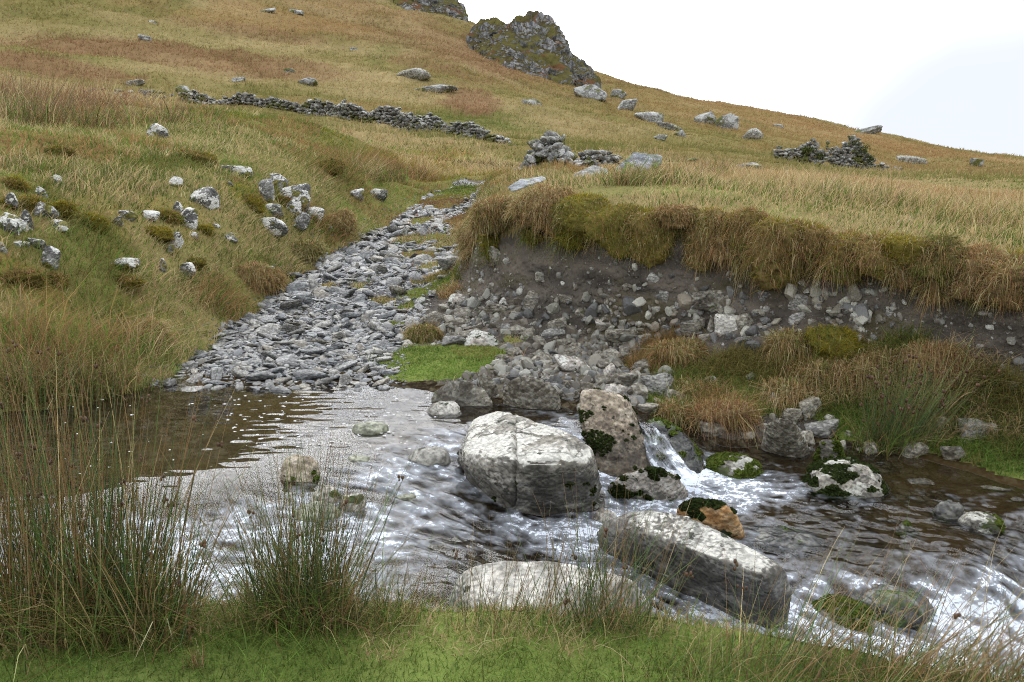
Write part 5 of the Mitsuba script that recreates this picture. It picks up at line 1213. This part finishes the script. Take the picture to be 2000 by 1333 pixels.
CUSH = [(22, 350, 46, 48, 'big yellow green moss cushion at the far left edge'), (14, 398, 30, 34, 'orange green moss between stones at the far left edge'), (62, 392, 50, 52, 'round golden moss cushion in the mossy group at left'), (112, 402, 44, 46, 'golden moss cushion above the flat white stone'), (184, 428, 44, 58, 'tall golden moss cushion right of the mossy group'),
        (490, 382, 52, 46, 'green gold moss cushion left of the stone cluster'), (322, 418, 60, 36, 'mossy hump above the upright white stone'), (300, 446, 60, 36, 'wide golden moss hump left of the white and black stone'), (398, 446, 30, 30, 'small bright yellow moss cushion'), (552, 388, 26, 28, 'moss between the two topmost cluster stones'),
        (40, 535, 80, 50, 'broad brown moss hump low at far left'), (105, 540, 40, 46, 'green moss under the half buried tall stone'), (375, 512, 40, 26, 'golden moss above the white stone with dark base'), (240, 545, 60, 30, 'mossy hump under the long white stone'), (640, 318, 50, 40, 'brown mossy hump high on the left bank'), (380, 300, 70, 40, 'dark brown mossy hump in the upper left bank'), (110, 290, 60, 34, 'dark mossy hump below the tall rusty grass')]
for k, (px, py, w, h, lab) in enumerate(CUSH):
    c = hit(px, py + h * .35, 5)
    s = c[1] / F_PX
    mix = {MOSS: 2.0, OLIVE: .6, RUST: .35, GREEN: .3} if 'brown' not in lab and 'dark' not in lab else {MOSS: .8, OLIVE: 1.2, RUST: .7, GREEN: .6, DARK: .15}
    tussock(key_for('moss_cushion'), c + [0, .06, h * s * .02], (w * s * .56, w * s * .46, h * s * .42), 1300, mix, .085, .45, 1300 + k, lab, 'moss')


def tubes(P, dirs, l, r, col, tip, grav, seg=5, seed=0):
    """round stems"""
    n = len(P)
    a = np.cross(dirs, [.3, .8, .1])
    a /= np.linalg.norm(a, axis=1, keepdims=True)
    b = np.cross(dirs, a)
    vs, cs = [], []
    for k, t in enumerate(np.linspace(0, 1, seg + 1)):
        c = P + dirs * (l * t * (1 - .2 * grav * t))[:, None] - np.array([0, 0, 1.0]) * (l * grav * t ** 2.2 * .7)[:, None]
        for q in range(3):
            an = q * 2.0944
            vs.append(c + (a * math.cos(an) + b * math.sin(an)) * (r * (1 - .8 * t ** 1.5))[:, None])
            cs.append(col * (1 - t) + tip * t)
    per = 3 * (seg + 1)
    tri = [[3 * k + q, 3 * k + (q + 1) % 3, 3 * k + 3 + (q + 1) % 3] for k in range(seg) for q in range(3)] + [[3 * k + q, 3 * k + 3 + (q + 1) % 3, 3 * k + 3 + q] for k in range(seg) for q in range(3)]
    top = lambda t: P + dirs * (l * t * (1 - .2 * grav * t))[:, None] - np.array([0, 0, 1.0]) * (l * grav * t ** 2.2 * .7)[:, None]
    return np.stack(vs, 1).reshape(-1, 3), (np.arange(n)[:, None, None] * per + np.array(tri)[None]).reshape(-1, 3), np.stack(cs, 1).reshape(-1, 3), top


RUSH_G, RUSH_D, RUSH_B, RUSH_S = np.array([.090, .150, .042]), np.array([.055, .092, .034]), np.array([.23, .135, .060]), np.array([.44, .34, .18])


def rush(key, spots, n, height, radius, fan, lean, dry, seed, label, heads=0, thick=.0021, grav=.12, skirt=300, skirt_h=.16, cat='rush clump', lo=2.3):
    g = np.random.default_rng(seed)
    roots = np.array([hit(px, py, lo) for px, py in spots])
    P = roots[g.integers(len(roots), size=n)] + np.c_[g.normal(0, radius, n), g.normal(0, radius * .7, n), np.full(n, -.02)]
    rel = P - roots.mean(0)
    d = np.c_[g.normal(0, fan, n) + lean[0] + rel[:, 0] * .8, g.normal(0, fan * .8, n) + lean[1], np.ones(n)]
    d /= np.linalg.norm(d, axis=1, keepdims=True)
    l = height * np.clip(g.normal(.82, .2, n), .25, 1.15)
    kindc = g.random(n)
    col = np.where((kindc < dry * .5)[:, None], RUSH_B, np.where((kindc < dry)[:, None], RUSH_S * .8, np.where((kindc < dry + (1 - dry) * .3)[:, None], RUSH_D, RUSH_G))) * np.exp(g.normal(0, .25, n))[:, None]
    tip = np.where((g.random(n) < .45)[:, None], RUSH_B * .9, col * 1.1)
    dist = np.linalg.norm(P.mean(0) - [0, 0, EYE])
    v, f, c, top = tubes(P, d, l, np.maximum(thick, .00022 * dist) * g.uniform(.7, 1.3, n), col, tip, grav * g.uniform(.3, 2.2, n))
    tag(key, label, cat)
    scene[key + '__stems'] = mikit.ply((v, f), 'stem_green', smooth=True, color=c)
    labels[key + '__stems'] = {'kind': 'stuff'}
    if heads:
        parts, tpos = [], top(np.clip(g.normal(.78, .06, n), .6, .92))
        for k in g.choice(n, heads, replace=False):
            for _ in range(4):
                V, Fc = ICO[1]
                parts.append((V * g.uniform(.003, .0065) * [1, 1, 1.5] * max(1, dist / 4.5) + tpos[k] + g.normal(0, .006, 3), Fc, np.array([.07, .035, .018]) * g.uniform(.6, 1.6)))
        hv, hf, hc = merge(parts)
        scene[key + '__seed_heads'] = mikit.ply((hv, hf), 'stem_green', smooth=True, color=hc)
        labels[key + '__seed_heads'] = {'kind': 'stuff'}
    if skirt:
        Q = roots[g.integers(len(roots), size=skirt)] + np.c_[g.normal(0, radius * 1.3, skirt), g.normal(0, radius * 1.0, skirt), np.full(skirt, -.02)]
        cw = np.tile(np.array([.6, 1.3, .5, .7 * dry + .2, .5 * dry + .1, .2, 0, .3]), (skirt, 1))
        col, _ = pick_colour(cw / cw.sum(1, keepdims=True), g)
        v, f, c = blades(Q, skirt_h * np.exp(g.normal(0, .35, skirt)), np.maximum(.0028, .0008 * dist) * g.uniform(.6, 1.3, skirt), g.normal(0, .55, (skirt, 2)) + np.array(lean) * .6, col, col * 1.15, 3, .18, seed)
        scene[key + '__leaves'] = mikit.ply((v, f), 'grass_blade', smooth=False, color=c)
        labels[key + '__leaves'] = {'kind': 'stuff'}


rush(key_for('rush_clump'), [(20, 1235), (70, 1215), (50, 1260)], 230, .98, .07, .16, (.02, 0), .55, 2001, 'tall straw and brown rushes at the left edge of the near bank', 12, skirt=700, skirt_h=.3)
rush(key_for('rush_clump'), [(150, 1225), (205, 1215), (245, 1230), (190, 1250)], 330, 1.05, .085, .12, (.04, 0), .34, 2002, 'tall green rush clump with brown seed heads on the near bank at left', 26, skirt=2000, skirt_h=.34)
rush(key_for('rush_clump'), [(290, 1240), (315, 1250)], 130, .66, .06, .22, (.16, 0), .3, 2003, 'shorter rushes leaning right beside the tall green clump', 4, skirt=500, skirt_h=.2)
rush(key_for('rush_clump'), [(545, 1215), (590, 1205), (630, 1215)], 340, .72, .06, .24, (.03, .02), .2, 2004, 'fan of green rushes in the centre left of the near bank', 6, thick=.0017, skirt=1500, skirt_h=.24)
rush(key_for('rush_clump'), [(700, 1235), (745, 1230), (770, 1215)], 90, .36, .06, .3, (.22, 0), .35, 2005, 'low dark rushes leaning right of the central fan', 0, thick=.0013, skirt=300)
rush(key_for('rush_clump'), [(930, 1225), (1010, 1222), (1060, 1222)], 90, .46, .08, .22, (.18, .02), .4, 2006, 'thin sparse rushes in front of the cream coloured slab', 3, thick=.0013, skirt=160, skirt_h=.08)
rush(key_for('rush_clump'), [(1130, 1228), (1190, 1228), (1230, 1232)], 150, .60, .06, .26, (.16, .02), .28, 2007, 'rush fan between the cream slab and the long grey boulder', 3, thick=.0015, skirt=300, skirt_h=.10)
rush(key_for('rush_clump'), [(385, 1310)], 45, .13, .018, .16, (.02, 0), .9, 2008, 'small brown dead tuft standing in the short green grass', 0, thick=.0013, skirt=80, skirt_h=.06, cat='grass tuft')
rush(key_for('rush_clump'), [(1480, 1325), (1540, 1310), (1590, 1330)], 120, .62, .08, .26, (.42, .06), .5, 2009, 'long rushes leaning right at the bottom of the picture', 2, thick=.0014, grav=.3, skirt=350, skirt_h=.13)
rush(key_for('rush_clump'), [(1700, 1345), (1760, 1335), (1830, 1345)], 130, .64, .10, .28, (.42, .05), .75, 2010, 'straw coloured rushes leaning right in the lower right corner', 2, thick=.0014, grav=.3, skirt=500, skirt_h=.15)
rush(key_for('rush_clump'), [(1930, 1350), (1990, 1360)], 100, .62, .10, .3, (.3, .05), .8, 2011, 'tangle of brown stalks in the bottom right corner', 0, thick=.0014, grav=.35, skirt=350, skirt_h=.15)
rush(key_for('rush_clump'), [(1330, 1330), (1400, 1300)], 50, .3, .07, .3, (.3, .05), .6, 2012, 'scattered leaning stalks right of the bottom centre', 0, thick=.0013, grav=.3, skirt=300, skirt_h=.14)
rush(key_for('rush_clump'), [(1735, 876), (1760, 872), (1715, 880)], 460, .92, .09, .22, (.16, -.05), .10, 2013, 'dark green rush clump on the far right shore with brown seed heads', 60, skirt=500, skirt_h=.3, lo=5.5)
rush(key_for('rush_clump'), [(1800, 800), (1860, 790)], 120, .75, .12, .25, (.30, 0), .6, 2014, 'straw rushes arching right behind the dark green clump', 20, grav=.4, skirt=300, skirt_h=.3, lo=5.5)
rush(key_for('rush_clump'), [(30, 775), (95, 775)], 260, .85, .14, .2, (.12, -.1), .75, 2015, 'rusty rushes bending over the left end of the pool', 10, skirt=700, skirt_h=.4, grav=.3, lo=5.5)
rush(key_for('rush_clump'), [(170, 770), (220, 765)], 200, .62, .12, .25, (.2, -.1), .6, 2016, 'straw rushes on the left pool shore right of the rusty ones', 4, skirt=700, skirt_h=.32, grav=.35, lo=5.5)
rush(key_for('rush_clump'), [(20, 240), (75, 245)], 260, 1.25, .40, .12, (.05, 0), .85, 2017, 'tall brown rushes on the skyline of the left bank at the left edge', 0, skirt=300, skirt_h=.5, lo=9)
rush(key_for('rush_clump'), [(130, 245), (180, 250)], 220, 1.0, .40, .14, (.05, 0), .8, 2018, 'tall brown rushes right of those at the left edge of the bank', 0, skirt=300, skirt_h=.5, lo=9)
rush(key_for('rush_clump'), [(300, 240), (345, 238)], 110, .75, .40, .16, (.06, 0), .9, 2019, 'thin straw stalks above the lone white stone on the left bank', 0, skirt=200, skirt_h=.4, lo=9)
rush(key_for('rush_clump'), [(735, 355), (755, 350)], 120, .7, .28, .16, (.05, 0), .7, 2020, 'dark straw rushes where the left bank meets the upper track', 0, skirt=300, skirt_h=.4, lo=9)
rush(key_for('rush_clump'), [(1400, 345), (1385, 350)], 130, .62, .22, .2, (.12, 0), .85, 2021, 'brown tuft of tall grass in the meadow below the pair of grey rocks', 0, skirt=300, skirt_h=.4, lo=9, cat='grass tuft')
rush(key_for('rush_clump'), [(1215, 362), (1230, 362)], 110, .34, .10, .3, (.08, 0), .8, 2022, 'small dark tuft in front of the tilted slab', 0, skirt=300, skirt_h=.25, lo=9, cat='grass tuft')
rush(key_for('rush_clump'), [(1300, 358), (1330, 352)], 90, .6, .18, .2, (.15, 0), .9, 2023, 'straw tuft right of the tilted slab', 0, skirt=250, skirt_h=.35, lo=9, cat='grass tuft')


# ------------------------------------------------------------------ the small fall, flecks of foam, ivy
fall = np.array(Y((1248, 822, 6.70), (1266, 834, 6.50), (1284, 862, 6.30), (1300, 892, 6.17), (1322, 920, 6.05), (1345, 938, 5.95)))
tt = np.linspace(0, 1, 60)
line = np.stack([np.interp(tt, np.linspace(0, 1, 6), fall[:, k]) for k in range(3)], 1)
line = np.stack([np.convolve(np.pad(line[:, k], 4, 'edge'), np.ones(9) / 9, 'valid') for k in range(3)], 1)
ss = np.linspace(-1, 1, 26)
U, Wd = np.meshgrid(tt, ss, indexing='ij')
wid = .10 + .05 * U
fx_ = line[:, None, 0] + Wd * wid
fy_ = line[:, None, 1] - .05 * Wd * (1 - U) + .05 * Wd ** 2
fz_ = line[:, None, 2] - .035 * Wd ** 2 + .045 * (meshkit.fbm(np.stack([Wd * 4, U * 7, 0 * U], -1), 3, 81) - .5)
i, j = np.meshgrid(np.arange(59), np.arange(25), indexing='ij')
fq = np.stack([i * 26 + j, i * 26 + j + 1, (i + 1) * 26 + j + 1, (i + 1) * 26 + j], -1).reshape(-1, 4)[:, ::-1]
ff = np.clip(.22 + .55 * U ** 2 + 1.1 * (meshkit.fbm(np.stack([Wd * 5, U * 5, 0 * U], -1), 3, 82) - .5), 0, 1)
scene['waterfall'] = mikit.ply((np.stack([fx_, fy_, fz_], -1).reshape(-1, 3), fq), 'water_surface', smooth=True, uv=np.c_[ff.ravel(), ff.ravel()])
labels['waterfall'] = {'kind': 'structure'}
g = np.random.default_rng(91)
fl = []
for _ in range(170):
    px, py = (g.uniform(440, 860), g.uniform(772, 880)) if g.random() < .8 else (g.uniform(100, 500), g.uniform(780, 930))
    p = az(px, py, 0.0)
    V, Fc = ICO[1]
    s_ = g.uniform(.004, .012)
    fl.append((V * [s_ * g.uniform(.8, 2.0), s_, .003] + [p[0], p[1], .003], Fc, np.array([.8, .8, .8])))
v, f, c = merge(fl)
scene['foam_white'] = twosided({'type': 'diffuse', 'reflectance': {'type': 'rgb', 'value': [.8, .81, .82]}})
add('foam_flecks', (v, f), 'foam_white', True, 'white flecks of foam drifting on the brown pool', None, None, 'stuff')


def ivy(key, spots, seed):
    g = np.random.default_rng(seed)
    P = []
    for px, py, rx, ry, Yd, n in spots:
        c, s = at(px, py, Yd), Yd / F_PX
        d = g.normal(size=(n, 3))
        P.append(c + d / np.linalg.norm(d, axis=1, keepdims=True) * np.array([rx * s, .35, ry * s]) * (g.random((n, 1)) ** .4))
    P = np.vstack(P)
    d = g.normal(size=P.shape) + [0, -.4, .3]
    d /= np.linalg.norm(d, axis=1, keepdims=True)
    col = np.array([.075, .095, .028]) * np.exp(g.normal(0, .4, (len(P), 1)))
    v, f, c = hair(P, d, g.uniform(.1, .22, len(P)), np.full(len(P), .085), col, col * 1.2, np.full(len(P), .6), 2, seed)
    scene[key] = mikit.ply((v, f), 'grass_blade', smooth=False, color=c)
    labels[key] = {'kind': 'stuff'}


ivy('ruined_cottage__ivy', [(1686, 290, 16, 12, 69.2, 170), (1700, 310, 10, 9, 69.4, 120), (1672, 278, 7, 4, 69.0, 50)], 93)
ivy('ruined_wall__ivy', [(1578, 292, 16, 6, 68.6, 180), (1600, 304, 12, 5, 68.6, 110)], 94)
